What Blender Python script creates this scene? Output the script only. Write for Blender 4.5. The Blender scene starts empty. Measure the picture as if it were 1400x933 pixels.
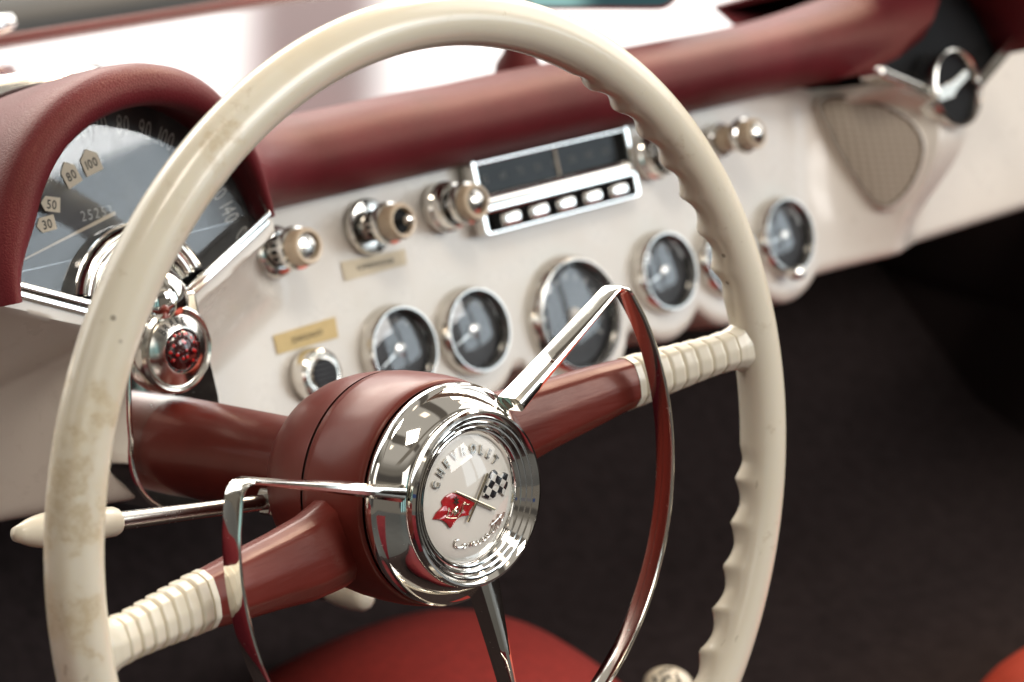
import bpy, bmesh, math, random
from mathutils import Vector, Matrix, noise

S = bpy.context.scene
COL = S.collection
rad = math.radians

# ------------------------------------------------------------------ camera
CAM = Vector((-0.7237, -0.7034, 0.4337))
FWD = Vector((0.68640136, 0.6443726, -0.33710106))
RGT = Vector((0.69556152, -0.7170103, 0.04572096))
UPV = Vector((0.21224359, 0.26585745, 0.94035763))
cd = bpy.data.cameras.new("Camera")
cd.sensor_width = 36.0
cd.lens = 36.0 * 3461.97 / 1400.0
cd.clip_start = 0.05
cd.clip_end = 200
cd.dof.use_dof = True
cd.dof.focus_distance = 1.10
cd.dof.aperture_fstop = 9.0
cam = bpy.data.objects.new("Camera", cd)
COL.objects.link(cam)
M = Matrix((RGT, UPV, -FWD)).transposed().to_4x4()
M.translation = CAM
cam.matrix_world = M
S.camera = cam

# ------------------------------------------------------------------ world: a bright showroom, by direction
W = bpy.data.worlds.new("World")
S.world = W
W.use_nodes = True
nt = W.node_tree
nt.nodes.clear()


class NG:
    """tiny node-graph helper"""
    def __init__(s, nt):
        s.nt = nt

    def n(s, typ, **kw):
        nd = s.nt.nodes.new(typ)
        for k, v in kw.items():
            setattr(nd, k, v)
        return nd

    def set(s, sock, v):
        if hasattr(v, "is_linked") or isinstance(v, bpy.types.NodeSocket):
            s.nt.links.new(v, sock)
        else:
            sock.default_value = v

    def math(s, op, a, b=None, c=None, clamp=False):
        nd = s.n("ShaderNodeMath", operation=op, use_clamp=clamp)
        s.set(nd.inputs[0], a)
        if b is not None:
            s.set(nd.inputs[1], b)
        if c is not None:
            s.set(nd.inputs[2], c)
        return nd.outputs[0]

    def step(s, x, a, b):
        nd = s.n("ShaderNodeMapRange", interpolation_type="SMOOTHSTEP")
        s.set(nd.inputs[0], x)
        nd.inputs[1].default_value = a
        nd.inputs[2].default_value = b
        return nd.outputs[0]

    def band(s, x, a, b, e):
        """soft box: 1 between a and b"""
        return s.math("MULTIPLY", s.step(x, a - e, a + e), s.math("SUBTRACT", 1.0, s.step(x, b - e, b + e)))

    def mix(s, f, a, b):
        nd = s.n("ShaderNodeMix", data_type="RGBA")
        s.set(nd.inputs[0], f)
        s.set(nd.inputs[6], a)
        s.set(nd.inputs[7], b)
        return nd.outputs[2]

    def noise(s, vec, scale, detail=3, rough=0.5):
        nd = s.n("ShaderNodeTexNoise")
        if vec is not None:
            s.set(nd.inputs["Vector"], vec)
        nd.inputs["Scale"].default_value = scale
        nd.inputs["Detail"].default_value = detail
        nd.inputs["Roughness"].default_value = rough
        return nd.outputs[0]


g = NG(nt)
tc = g.n("ShaderNodeTexCoord")
sep = g.n("ShaderNodeSeparateXYZ")
nt.links.new(tc.outputs["Generated"], sep.inputs[0])
X, Y, Z = sep.outputs
az = g.math("MULTIPLY", g.math("ARCTAN2", X, Y), 180 / math.pi)      # 0 = straight ahead of the car, + = passenger side
el = g.math("MULTIPLY", g.math("ARCSINE", Z), 180 / math.pi)
floor_c = (0.035, 0.022, 0.020, 1)
wall_c = (0.30, 0.265, 0.22, 1)
ceil_c = (0.85, 0.78, 0.68, 1)
c = g.mix(g.step(el, -7, 1), floor_c, wall_c)
c = g.mix(g.band(el, 24, 31, 2), c, (0.13, 0.115, 0.10, 1))
c = g.mix(g.step(el, 34, 46), c, ceil_c)
# ceiling beams
zz = g.math("MAXIMUM", Z, .05)
px = g.math("DIVIDE", g.math("ADD", X, g.math("MULTIPLY", Y, .35)), zz)
bm_ = g.math("PINGPONG", g.math("ADD", px, 40.0), .42)
c = g.mix(g.math("MULTIPLY", g.band(bm_, -.1, .10, .03), g.step(el, 38, 44)), c, (0.20, 0.17, 0.14, 1))
bm2 = g.math("PINGPONG", g.math("ADD", g.math("DIVIDE", Y, zz), 40.3), .9)
c = g.mix(g.math("MULTIPLY", g.band(bm2, -.1, .07, .02), g.step(el, 38, 44)), c, (0.34, 0.29, 0.23, 1))
spot = g.math("MULTIPLY", g.band(g.math("PINGPONG", g.math("ADD", px, 40.21), .42), -.1, .05, .02), g.band(bm2, .5, .62, .03))
c = g.mix(g.math("MULTIPLY", spot, g.step(el, 38, 44)), c, (5.0, 4.2, 3.2, 1))
# dark panels and a blue banner on the wall behind the photographer
c = g.mix(g.math("MULTIPLY", g.band(az, -170, -138, 1), g.band(el, 4, 20, .6)), c, (0.10, 0.09, 0.085, 1))
c = g.mix(g.math("MULTIPLY", g.band(az, -118, -104, 1), g.band(el, 13, 17, .5)), c, (0.06, 0.10, 0.24, 1))
c = g.mix(g.math("MULTIPLY", g.band(az, -95, -60, 1), g.band(el, 0, 16, .6)), c, (0.16, 0.13, 0.11, 1))
# windows: (az0, az1, el0, el1, colour, strength, mullion period)
WINS = [(-38.6, 118, 8, 44, (1.0, 0.985, 0.95), 6.5, 27.0, 2.6),     # front / passenger side
        (127, 151, 4, 23, (0.80, 0.92, 1.0), 9.0, 12.0, 1.3),      # rear right, bluish
        (-100, -70, 20, 42, (1.0, 0.96, 0.90), 3.0, 12.0, 1.2)]
for a0, a1, e0, e1, colr, stg, per, mw in WINS:
    m = g.math("MULTIPLY", g.band(az, a0, a1, .8), g.band(el, e0, e1, .8))
    pp = g.math("PINGPONG", g.math("ADD", az, per * 40 - a0), per / 2)
    m = g.math("MULTIPLY", m, g.math("ADD", .16, g.math("MULTIPLY", g.step(pp, mw * .3, mw * .5 + 1.1), .84)))
    c = g.mix(m, c, (colr[0] * stg, colr[1] * stg, colr[2] * stg, 1))
# teal door glass seen in the mirror
m = g.math("MULTIPLY", g.band(az, -168, -144, .8), g.band(el, 1, 24, 1.0))
tp = g.math("PINGPONG", g.math("ADD", az, 400.0), 4.0)
c = g.mix(m, c, g.mix(g.step(tp, 1.6, 2.4), (0.10, 0.20, 0.22, 1), (0.75, 1.25, 1.2, 1)))
bg = g.n("ShaderNodeBackground")
nt.links.new(c, bg.inputs[0])
bg.inputs[1].default_value = 0.48
wo = g.n("ShaderNodeOutputWorld")
nt.links.new(bg.outputs[0], wo.inputs[0])

# ------------------------------------------------------------------ lamps
def area(name, loc, target, size, sy, power, color):
    l = bpy.data.lights.new(name, "AREA")
    l.shape = "RECTANGLE"
    l.size, l.size_y = size, sy
    l.energy = power
    l.color = color
    o = bpy.data.objects.new(name, l)
    COL.objects.link(o)
    o.location = loc
    o.rotation_euler = (Vector(target) - Vector(loc)).to_track_quat("-Z", "Y").to_euler()
    return o

area("window_light_rear", (1.5, -2.4, 1.6), (0.3, 0.2, 0), 1.5, 1.0, 46, (1.0, 0.97, 0.93))
area("window_light_front", (1.2, 3.0, 2.0), (0.4, 0.3, 0), 3.0, 1.2, 95, (1.0, 0.92, 0.82))
area("window_light_right", (3.0, 0.9, 2.9), (0.4, 0.3, 0), 1.6, 1.2, 112, (1.0, 0.80, 0.60))
area("fill_light_left", (-1.3, -2.3, 1.3), (0.0, 0.0, 0), 1.0, 0.8, 4, (1.0, 0.94, 0.86))  # added fill from behind the driver's side, brightens the wheel badge
area("ceiling_light", (-0.6, -1.0, 2.6), (0.2, 0.1, 0), 0.7, 0.7, 22, (1.0, 0.90, 0.78))

S.view_settings.view_transform = "Standard"
S.view_settings.look = "None"
S.view_settings.exposure = 0.08
S.view_settings.gamma = 1.0
S.render.engine = "CYCLES"
S.cycles.max_bounces = 10
S.cycles.transparent_max_bounces = 12
S.cycles.caustics_reflective = False
S.cycles.caustics_refractive = False

# ------------------------------------------------------------------ frames
G = rad(20.291)
D0 = Vector((0, 0.323, 0))
DX = Vector((1, 0, 0))
DT = Vector((0, math.sin(G), math.cos(G)))
DN = Vector((0, -math.cos(G), math.sin(G)))
B = rad(11.0523)
WU = Vector((1, 0, 0))
WV = Vector((0, math.sin(B), math.cos(B)))
WA = Vector((0, -math.cos(B), math.sin(B)))


def DP(x, t, h):
    return D0 + DX * x + DT * t + DN * h


def WP(u, v, w):
    return WU * u + WV * v + WA * w


def frame(o, ex, ey, ez):
    return lambda x, y, z: o + ex * x + ey * y + ez * z


# ------------------------------------------------------------------ materials
def principled(name):
    m = bpy.data.materials.new(name)
    m.use_nodes = True
    nt = m.node_tree
    b = nt.nodes["Principled BSDF"]
    return m, NG(nt), b


def coords(g):
    return g.n("ShaderNodeTexCoord").outputs["Object"]


def bump(g, b, h, strength, dist=0.001):
    bp = g.n("ShaderNodeBump")
    bp.inputs["Strength"].default_value = strength
    bp.inputs["Distance"].default_value = dist
    g.set(bp.inputs["Height"], h)
    g.nt.links.new(bp.outputs[0], b.inputs["Normal"])


def ramp(g, f, stops):
    r = g.n("ShaderNodeValToRGB")
    e = r.color_ramp.elements
    while len(e) < len(stops):
        e.new(0.5)
    for i, (p, c) in enumerate(stops):
        e[i].position = p
        e[i].color = c if len(c) == 4 else (*c, 1)
    g.set(r.inputs[0], f)
    return r.outputs[0]


def simple(name, col, rough=0.5, metal=0.0, coat=0.0, spec=0.5, var=0.0, vscale=30, bumpy=0.0, bscale=400, rvar=0.0):
    m, g, b = principled(name)
    co = coords(g)
    b.inputs["Base Color"].default_value = (*col, 1)
    if var:
        n = g.noise(co, vscale, 5, .6)
        dark = tuple(x * (1 - var) for x in col)
        lite = tuple(min(1, x * (1 + var * .6)) for x in col)
        g.nt.links.new(ramp(g, n, [(.3, dark), (.7, lite)]), b.inputs["Base Color"])
    b.inputs["Roughness"].default_value = rough
    if rvar:
        n = g.noise(co, 60, 6, .7)
        mr = g.n("ShaderNodeMapRange")
        g.set(mr.inputs[0], n)
        mr.inputs[1].default_value, mr.inputs[2].default_value = .35, .7
        mr.inputs[3].default_value, mr.inputs[4].default_value = rough, rough + rvar
        g.nt.links.new(mr.outputs[0], b.inputs["Roughness"])
    b.inputs["Metallic"].default_value = metal
    b.inputs["Coat Weight"].default_value = coat
    b.inputs["Coat Roughness"].default_value = 0.04
    b.inputs["Specular IOR Level"].default_value = spec
    if bumpy:
        bump(g, b, g.noise(co, bscale, 4, .6), bumpy, 0.0006)
    return m


def mat_ivory(name, worn):
    m, g, b = principled(name)
    co = coords(g)
    base = g.mix(g.noise(co, 9, 4, .6), (0.64, 0.58, 0.455, 1), (0.75, 0.695, 0.58, 1))
    if worn:
        # rubbed brownish patches where the driver's left hand rests, fading away to the passenger side
        sp = g.n("ShaderNodeSeparateXYZ")
        g.nt.links.new(co, sp.inputs[0])
        side = g.step(sp.outputs[0], 0.02, -0.13)
        n1 = g.noise(co, 42, 7, .62)
        patch = g.step(n1, .505, .575)
        patch = g.math("MULTIPLY", patch, side)
        n3 = g.noise(co, 13, 2, .5)
        patch = g.math("MULTIPLY", patch, g.step(n3, .42, .56))
        patch = g.math("MULTIPLY", patch, g.math("ADD", .45, g.math("MULTIPLY", g.step(g.noise(co, 230, 5, .7), .38, .60), .55)))
        fine = g.math("MULTIPLY", g.step(g.noise(co, 110, 6, .7), .56, .66), g.step(g.noise(co, 24, 3, .6), .48, .60))
        base = g.mix(g.math("MULTIPLY", fine, .34), base, (0.44, 0.35, 0.23, 1))
        base = g.mix(g.math("MULTIPLY", patch, .78), base, (0.50, 0.40, 0.255, 1))
        yel = g.math("MULTIPLY", g.step(g.noise(co, 16, 4, .6), .42, .66), side)
        base = g.mix(g.math("MULTIPLY", yel, .5), base, (0.62, 0.51, 0.32, 1))
        v = g.n("ShaderNodeTexVoronoi", feature="F1")
        g.set(v.inputs["Vector"], co)
        v.inputs["Scale"].default_value = 62
        dots = g.math("MULTIPLY", g.math("SUBTRACT", 1.0, g.step(v.outputs["Distance"], .05, .09)), g.step(g.noise(co, 21, 2), .5, .56))
        base = g.mix(g.math("MULTIPLY", dots, .7), base, (0.13, 0.10, 0.07, 1))
        wv = g.n("ShaderNodeMapping")
        g.set(wv.inputs[0], co)
        wv.inputs["Rotation"].default_value = (.4, .6, .9)
        wv.inputs["Scale"].default_value = (30, 260, 90)
        scr = g.step(g.noise(wv.outputs[0], 1.0, 3, .5), .715, .74)
        base = g.mix(g.math("MULTIPLY", scr, .4), base, (0.30, 0.24, 0.16, 1))
        g.set(b.inputs["Roughness"], g.math("ADD", .24, g.math("MULTIPLY", patch, .18)))
        bump(g, b, g.math("ADD", g.noise(co, 30, 3, .5), g.math("MULTIPLY", patch, -.25)), .10, .001)
    else:
        b.inputs["Roughness"].default_value = .3
        bump(g, b, g.noise(co, 120, 3, .5), .08, .0006)
    g.set(b.inputs["Base Color"], base)
    b.inputs["Coat Weight"].default_value = .25
    b.inputs["Coat Roughness"].default_value = .12
    b.inputs["Subsurface Weight"].default_value = .12
    b.inputs["Subsurface Radius"].default_value = (.006, .004, .002)
    b.inputs["Subsurface Scale"].default_value = .5
    return m


def mat_leather(name, col, rough=.46):
    m, g, b = principled(name)
    co = coords(g)
    n = g.noise(co, 14, 6, .65)
    dark = tuple(x * .72 for x in col)
    lite = (col[0] * 1.25, col[1] * 1.45, col[2] * 1.35)
    g.set(b.inputs["Base Color"], ramp(g, n, [(.3, dark), (.72, lite)]))
    v = g.n("ShaderNodeTexVoronoi", feature="DISTANCE_TO_EDGE")
    g.set(v.inputs["Vector"], co)
    v.inputs["Scale"].default_value = 620
    pores = g.math("MULTIPLY", g.step(v.outputs[0], .0, .22), .5)
    bump(g, b, g.math("ADD", pores, g.noise(co, 55, 5, .6)), .28, .0007)
    b.inputs["Roughness"].default_value = rough
    b.inputs["Specular Tint"].default_value = (1.0, .62, .42, 1)
    b.inputs["Specular IOR Level"].default_value = .42
    return m


def mat_chrome(name="chrome", tint=(.88, .865, .83), rough=.045, pits=True):
    m, g, b = principled(name)
    co = coords(g)
    b.inputs["Base Color"].default_value = (*tint, 1)
    b.inputs["Metallic"].default_value = 1
    b.inputs["Roughness"].default_value = rough
    if pits:
        n = g.noise(co, 260, 6, .75)
        p = g.step(n, .64, .70)
        g.set(b.inputs["Base Color"], g.mix(g.math("MULTIPLY", p, .5), (*tint, 1), (.34, .29, .24, 1)))
        r = g.math("ADD", rough, g.math("MULTIPLY", g.step(g.noise(co, 45, 5, .7), .45, .75), .09))
        g.set(b.inputs["Roughness"], g.math("ADD", r, g.math("MULTIPLY", p, .3)))
        bump(g, b, g.noise(co, 70, 2, .5), .03, .0006)
    return m


def mat_glass(name, tint=(1, 1, 1), rough=.02, dust=0.0, strength=1.0):
    """thin clear pane: mostly see-through, fresnel reflection"""
    m, g, b = principled(name)
    nt = g.nt
    nt.nodes.remove(b)
    tr = g.n("ShaderNodeBsdfTransparent")
    tr.inputs[0].default_value = (*tint, 1)
    gl = g.n("ShaderNodeBsdfGlossy")
    gl.inputs["Roughness"].default_value = rough
    fr = g.n("ShaderNodeFresnel")
    geo_ = g.n("ShaderNodeNewGeometry")
    g.set(fr.inputs[0], g.math("ADD", 1.55, g.math("MULTIPLY", geo_.outputs["Backfacing"], 1 / 1.55 - 1.55)))
    mx = g.n("ShaderNodeMixShader")
    g.set(mx.inputs[0], g.math("MULTIPLY", fr.outputs[0], strength, clamp=True))
    nt.links.new(tr.outputs[0], mx.inputs[1])
    nt.links.new(gl.outputs[0], mx.inputs[2])
    out = mx.outputs[0]
    if dust:
        co = coords(g)
        df = g.n("ShaderNodeBsdfDiffuse")
        df.inputs[0].default_value = (.62, .68, .70, 1)
        m2 = g.n("ShaderNodeMixShader")
        mp = g.n("ShaderNodeMapping")
        g.set(mp.inputs[0], co)
        mp.inputs["Scale"].default_value = (1, 1, .35)
        n = g.step(g.noise(mp.outputs[0], 48, 7, .68), .40, .72)
        n2 = g.step(g.noise(co, 330, 4, .7), .56, .66)
        g.set(m2.inputs[0], g.math("ADD", g.math("MULTIPLY", n, dust), g.math("MULTIPLY", g.math("MULTIPLY", n2, n), dust * .8)))
        nt.links.new(out, m2.inputs[1])
        nt.links.new(df.outputs[0], m2.inputs[2])
        out = m2.outputs[0]
    nt.links.new(out, nt.nodes["Material Output"].inputs[0])
    return m


def mat_redpaint(name, streaks=False):
    m, g, b = principled(name)
    co = coords(g)
    n = g.noise(co, 20, 5, .6)
    g.set(b.inputs["Base Color"], ramp(g, n, [(.3, (.112, .0155, .0115)), (.7, (.155, .0230, .0170))]))
    b.inputs["Metallic"].default_value = .0
    r = g.noise(co, 90, 6, .7)
    mr = g.n("ShaderNodeMapRange")
    g.set(mr.inputs[0], r)
    mr.inputs[3].default_value, mr.inputs[4].default_value = .27, .48
    g.set(b.inputs["Roughness"], mr.outputs[0])
    b.inputs["Coat Weight"].default_value = .12
    b.inputs["Coat Roughness"].default_value = .14
    b.inputs["Specular Tint"].default_value = (1, .68, .55, 1)
    b.inputs["Specular IOR Level"].default_value = .38
    hgt = g.noise(co, 160, 4, .6)
    if streaks:
        mp = g.n("ShaderNodeMapping")
        g.set(mp.inputs[0], co)
        mp.inputs["Scale"].default_value = (5, 130, 130)
        hgt = g.math("ADD", g.math("MULTIPLY", hgt, .15), g.math("MULTIPLY", g.noise(mp.outputs[0], 1.0, 3, .55), 2.0))
        bump(g, b, hgt, .30, .0008)
    else:
        bump(g, b, hgt, .05, .0006)
    return m


def mat_lens():
    m, g, b = principled("red_jewel_glass")
    co = coords(g)
    v = g.n("ShaderNodeTexVoronoi", feature="F1")
    g.set(v.inputs["Vector"], co)
    v.inputs["Scale"].default_value = 330
    f = g.math("SUBTRACT", 1.0, g.step(v.outputs["Distance"], .12, .5))
    g.set(b.inputs["Base Color"], ramp(g, f, [(.35, (.035, .002, .003)), (.9, (.62, .012, .014))]))
    b.inputs["Roughness"].default_value = .12
    b.inputs["Coat Weight"].default_value = 1
    b.inputs["Coat Roughness"].default_value = .03
    bump(g, b, f, .5, .0008)
    return m


def mat_cream():
    m, g, b = principled("cream_enamel")
    co = coords(g)
    base = g.mix(g.noise(co, 6, 5, .6), (.70, .650, .575, 1), (.77, .725, .655, 1))
    sm = g.step(g.noise(co, 38, 6, .7), .58, .74)
    base = g.mix(g.math("MULTIPLY", sm, .22), base, (.47, .41, .33, 1))
    sp = g.step(g.noise(co, 420, 3, .6), .70, .76)
    base = g.mix(g.math("MULTIPLY", sp, .35), base, (.35, .29, .22, 1))
    g.set(b.inputs["Base Color"], base)
    g.set(b.inputs["Roughness"], g.math("ADD", .26, g.math("MULTIPLY", g.step(g.noise(co, 50, 6, .7), .35, .7), .16)))
    b.inputs["Coat Weight"].default_value = .3
    b.inputs["Coat Roughness"].default_value = .08
    bump(g, b, g.noise(co, 70, 4, .55), .045, .0007)
    return m


def mat_mesh_grille():
    m, g, b = principled("speaker_cloth")
    co = coords(g)
    mp = g.n("ShaderNodeMapping")
    g.set(mp.inputs[0], co)
    mp.inputs["Rotation"].default_value = (0, rad(45), 0)
    m3 = g.n("ShaderNodeMapping")
    g.set(m3.inputs[0], mp.outputs[0])
    m3.inputs["Scale"].default_value = (1, 0, 1)
    ch = g.n("ShaderNodeTexChecker")
    g.set(ch.inputs[0], m3.outputs[0])
    ch.inputs["Scale"].default_value = 330
    ch.inputs[1].default_value = (.44, .375, .30, 1)
    ch.inputs[2].default_value = (.27, .23, .18, 1)
    g.set(b.inputs["Base Color"], ch.outputs[0])
    b.inputs["Roughness"].default_value = .7
    return m


def mat_dial():
    m, g, b = principled("dial_black")
    co = coords(g)
    b.inputs["Base Color"].default_value = (.02, .021, .024, 1)
    g.set(b.inputs["Base Color"], ramp(g, g.noise(co, 60, 4), [(.3, (.013, .014, .017)), (.7, (.032, .033, .038))]))
    b.inputs["Roughness"].default_value = .55
    return m


MAT = dict(
    ivory=mat_ivory("aged_ivory_plastic", True),
    ivory2=mat_ivory("ivory_plastic", False),
    tan=simple("tan_plastic", (.62, .50, .36), .35, coat=.2, var=.12, vscale=80),
    leather=mat_leather("maroon_leather", (.112, .0105, .0178)),
    seatred=mat_leather("red_vinyl", (.42, .048, .030), .5),
    spokepaint=mat_redpaint("brushed_red_paint", True),
    redpaint=mat_redpaint("brick_red_paint"),
    cream=mat_cream(),
    white=simple("white_car_paint", (.82, .81, .80), .22, coat=1.0),
    chrome=mat_chrome(),
    chrome2=mat_chrome("brushed_chrome", (.74, .72, .68), .16, True),
    chromeband=mat_chrome("horn_ring_chrome", (.86, .83, .77), .05),
    steel=mat_chrome("worn_steel", (.50, .48, .45), .24),
    black=simple("black_enamel", (.011, .011, .012), .6, spec=.12),
    soot=simple("matt_black", (.016, .015, .016), .8),
    dial=mat_dial(),
    glass=mat_glass("gauge_glass", (1, 1, 1), .015, .03, 1.25),
    speedglass=mat_glass("speedometer_glass", (1, 1, 1), .03, .13, 1.25),
    pane=mat_glass("window_glass", (.985, .99, .99), 0.0, 0, .10),
    emblemglass=mat_glass("clear_lens", (1, 1, 1), .01, 0, 1.0),
    dish=simple("warm_white_enamel", (.82, .775, .70), .35, coat=.2),
    lens=mat_lens(),
    redflag=simple("red_enamel", (.48, .008, .014), .18, coat=.8, var=.25, vscale=260),
    blackflag=simple("black_flag_enamel", (.012, .012, .014), .3, coat=.5),
    gold=mat_chrome("pale_gold", (.83, .74, .56), .14, False),
    silver=mat_chrome("silver_lettering", (.80, .77, .71), .22, False),
    numeral=simple("pale_numerals", (.38, .37, .35), .6),
    ink=simple("black_ink", (.02, .02, .022), .7),
    sticker=simple("beige_paper", (.66, .585, .46), .75, var=.06, vscale=200),
    yellow=simple("yellowed_paper", (.66, .50, .24), .7, var=.07, vscale=120),
    pale=simple("faded_paper", (.68, .595, .44), .7, var=.07, vscale=120),
    grille=mat_mesh_grille(),
    dashtop=simple("glossy_maroon_paint", (.120, .026, .030), .07, coat=1.0, spec=.7, var=.1, vscale=12),
    gasket=simple("black_rubber", (.030, .032, .032), .6),
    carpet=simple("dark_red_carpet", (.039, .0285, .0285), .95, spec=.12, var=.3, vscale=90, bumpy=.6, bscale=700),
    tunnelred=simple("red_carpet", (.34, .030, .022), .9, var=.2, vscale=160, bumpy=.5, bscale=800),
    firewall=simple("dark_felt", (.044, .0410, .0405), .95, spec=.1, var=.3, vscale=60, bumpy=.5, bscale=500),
    floor=simple("dark_grey_floor", (.060, .062, .062), .55, var=.15, vscale=3),
    strip=simple("red_strip_paint", (.17, .030, .032), .55),
    mirror=mat_chrome("mirror_glass", (.80, .86, .86), .0, False),
    tuner=simple("tuner_dial_black", (.014, .016, .017), .22, spec=.16, var=.5, vscale=40),
    needle=simple("tan_needle", (.48, .40, .30), .5),
)

# ------------------------------------------------------------------ object helpers
class Geo:
    def __init__(s):
        s.v, s.f = [], []

    def add(s, vs, fs):
        o = len(s.v)
        s.v += [Vector(p) for p in vs]
        s.f += [tuple(i + o for i in f) for f in fs]
        return s

    def grid(s, rows, close_u=False, close_v=False, cap=False):
        """rows: list of equal length point lists"""
        nr, nc = len(rows), len(rows[0])
        vs = [p for r in rows for p in r]
        fs = []
        for i in range(nr if close_u else nr - 1):
            for j in range(nc if close_v else nc - 1):
                a, b_ = i, (i + 1) % nr
                c_, d = j, (j + 1) % nc
                fs.append((a * nc + c_, a * nc + d, b_ * nc + d, b_ * nc + c_))
        if cap and close_v:
            fs.append(tuple(range(nc))[::-1])
            fs.append(tuple((nr - 1) * nc + j for j in range(nc)))
        return s.add(vs, fs)

    def lathe(s, F, prof, n=64, a0=0, a1=None):
        """prof: list of (r, z) in frame F(x,y,z)"""
        full = a1 is None
        m = n if full else n + 1
        rows = []
        for r, z in prof:
            rows.append([F(r * math.cos(a0 + (2 * math.pi if full else a1 - a0) * k / n),
                           r * math.sin(a0 + (2 * math.pi if full else a1 - a0) * k / n), z) for k in range(m)])
        return s.grid(rows, close_v=full)

    def disc(s, F, r, z, n=64):
        pts = [F(r * math.cos(2 * math.pi * k / n), r * math.sin(2 * math.pi * k / n), z) for k in range(n)]
        return s.add(pts, [tuple(range(n))])

    def prism(s, F, poly, z0, z1):
        n = len(poly)
        vs = [F(x, y, z0) for x, y in poly] + [F(x, y, z1) for x, y in poly]
        fs = [tuple(range(n))[::-1], tuple(range(n, 2 * n))]
        fs += [(i, (i + 1) % n, n + (i + 1) % n, n + i) for i in range(n)]
        return s.add(vs, fs)

    def box(s, F, x0, x1, y0, y1, z0, z1):
        return s.prism(F, [(x0, y0), (x1, y0), (x1, y1), (x0, y1)], z0, z1)

    def tube(s, pts, r, n=10, closed=False):
        rs = r if isinstance(r, (list, tuple)) else [r] * len(pts)
        pts = [Vector(p) for p in pts]
        rows = []
        prev = None
        for i, p in enumerate(pts):
            a = pts[(i - 1) % len(pts)] if (i > 0 or closed) else p
            b_ = pts[(i + 1) % len(pts)] if (i < len(pts) - 1 or closed) else p
            t = (b_ - a).normalized()
            if prev is None:
                u = t.orthogonal().normalized()
            else:
                u = (prev - t * prev.dot(t)).normalized()
            prev = u
            w = t.cross(u)
            rows.append([p + (u * math.cos(2 * math.pi * k / n) + w * math.sin(2 * math.pi * k / n)) * rs[i] for k in range(n)])
        return s.grid(rows, close_u=closed, close_v=True, cap=not closed)


def mk(name, geo, mat, parent=None, angle=35, bevel=0, label=None, subdiv=0):
    me = bpy.data.meshes.new(name)
    off = Vector((0, 0, 0))
    p = parent
    while p is not None:
        off += p.location
        p = p.parent
    me.from_pydata([v - off for v in geo.v], [], geo.f)
    bm = bmesh.new()
    bm.from_mesh(me)
    bmesh.ops.remove_doubles(bm, verts=bm.verts, dist=1e-6)
    bmesh.ops.recalc_face_normals(bm, faces=bm.faces)
    bm.to_mesh(me)
    bm.free()
    me.materials.append(MAT[mat] if isinstance(mat, str) else mat)
    me.shade_smooth()
    me.set_sharp_from_angle(angle=rad(angle))
    o = bpy.data.objects.new(name, me)
    COL.objects.link(o)
    o.parent = parent
    if bevel:
        b_ = o.modifiers.new("bevel", "BEVEL")
        b_.width = bevel
        b_.segments = 3
        b_.limit_method = "ANGLE"
        b_.angle_limit = rad(35)
    if subdiv:
        sd = o.modifiers.new("subsurf", "SUBSURF")
        sd.levels = sd.render_levels = subdiv
    if label:
        o["label"] = label
    return o


def tag(o, label=None, cat=None, group=None, kind=None):
    if label:
        o["label"] = label
    if cat:
        o["category"] = cat
    if group:
        o["group"] = group
    if kind:
        o["kind"] = kind
    return o


def thing(name, loc, label, cat, group=None):
    o = bpy.data.objects.new(name, None)
    o.empty_display_size = .05
    COL.objects.link(o)
    o.location = loc
    return tag(o, label, cat, group)


def text_geo(txt, size, F, extrude=0.0, arc=None, align="CENTER", sx=1.0, spacing=1.0, bold=0.0):
    """letters laid on frame F(x,y,z); arc(x) -> (px,py,angle) bends the line"""
    geo = Geo()
    def one(ch):
        cu = bpy.data.curves.new("glyphs", "FONT")
        cu.body = ch
        cu.size = size
        cu.extrude = extrude
        cu.offset = bold
        cu.resolution_u = 3
        o = bpy.data.objects.new("glyphs", cu)
        COL.objects.link(o)
        dg = bpy.context.evaluated_depsgraph_get()
        me = bpy.data.meshes.new_from_object(o.evaluated_get(dg))
        vs = [v.co.copy() for v in me.vertices]
        fs = [tuple(p.vertices) for p in me.polygons]
        bpy.data.objects.remove(o)
        bpy.data.meshes.remove(me)
        return vs, fs
    glyphs, x = [], 0.0
    for ch in txt:
        if ch == " ":
            x += size * .35
            glyphs.append(None)
            continue
        vs, fs = one(ch)
        x0 = min(v.x for v in vs)
        x1 = max(v.x for v in vs)
        wd = (x1 - x0) * sx
        glyphs.append((vs, fs, x0, x1, x))
        x += wd + size * .12 * spacing
    total = x - size * .12 * spacing
    for gph in glyphs:
        if gph is None:
            continue
        vs, fs, x0, x1, gx = gph
        cx = gx + (x1 - x0) * sx / 2 - (total / 2 if align == "CENTER" else 0)
        if arc:
            px, py, an = arc(cx)
        else:
            px, py, an = cx, 0, 0
        ca, sa = math.cos(an), math.sin(an)
        pts = []
        for v in vs:
            lx = (v.x - (x0 + x1) / 2) * sx
            ly = v.y
            pts.append(F(px + lx * ca - ly * sa, py + lx * sa + ly * ca, v.z))
        geo.add(pts, fs)
    return geo


def sstep(a, b, x):
    t = max(0.0, min(1.0, (x - a) / (b - a)))
    return t * t * (3 - 2 * t)


# ------------------------------------------------------------------ dashboard: the cream body as one sculpted sheet
GX, GT = [.242, .303, .478, .540, .603], [-.0775, -.079, -.0775, -.080, -.0775]
TACH = (.390, -.088)
PX, PH = .738, .062         # passenger pod centre and how far it stands out
DH = .106                   # driver's pod


def vline_d(u):
    return -.0185 + .45 * u


def vline_p(u):
    return -.0165 + .44 * u


def ypod(u, t, H, vl, stem, F, brow, corner):
    d = max(min(u - stem, vl(u) - brow - t), u - corner)
    if d <= 0:
        return H
    e = .005
    if d > F:
        return 0.0
    k = (1 - d / F)
    return H * (k * k)


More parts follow.
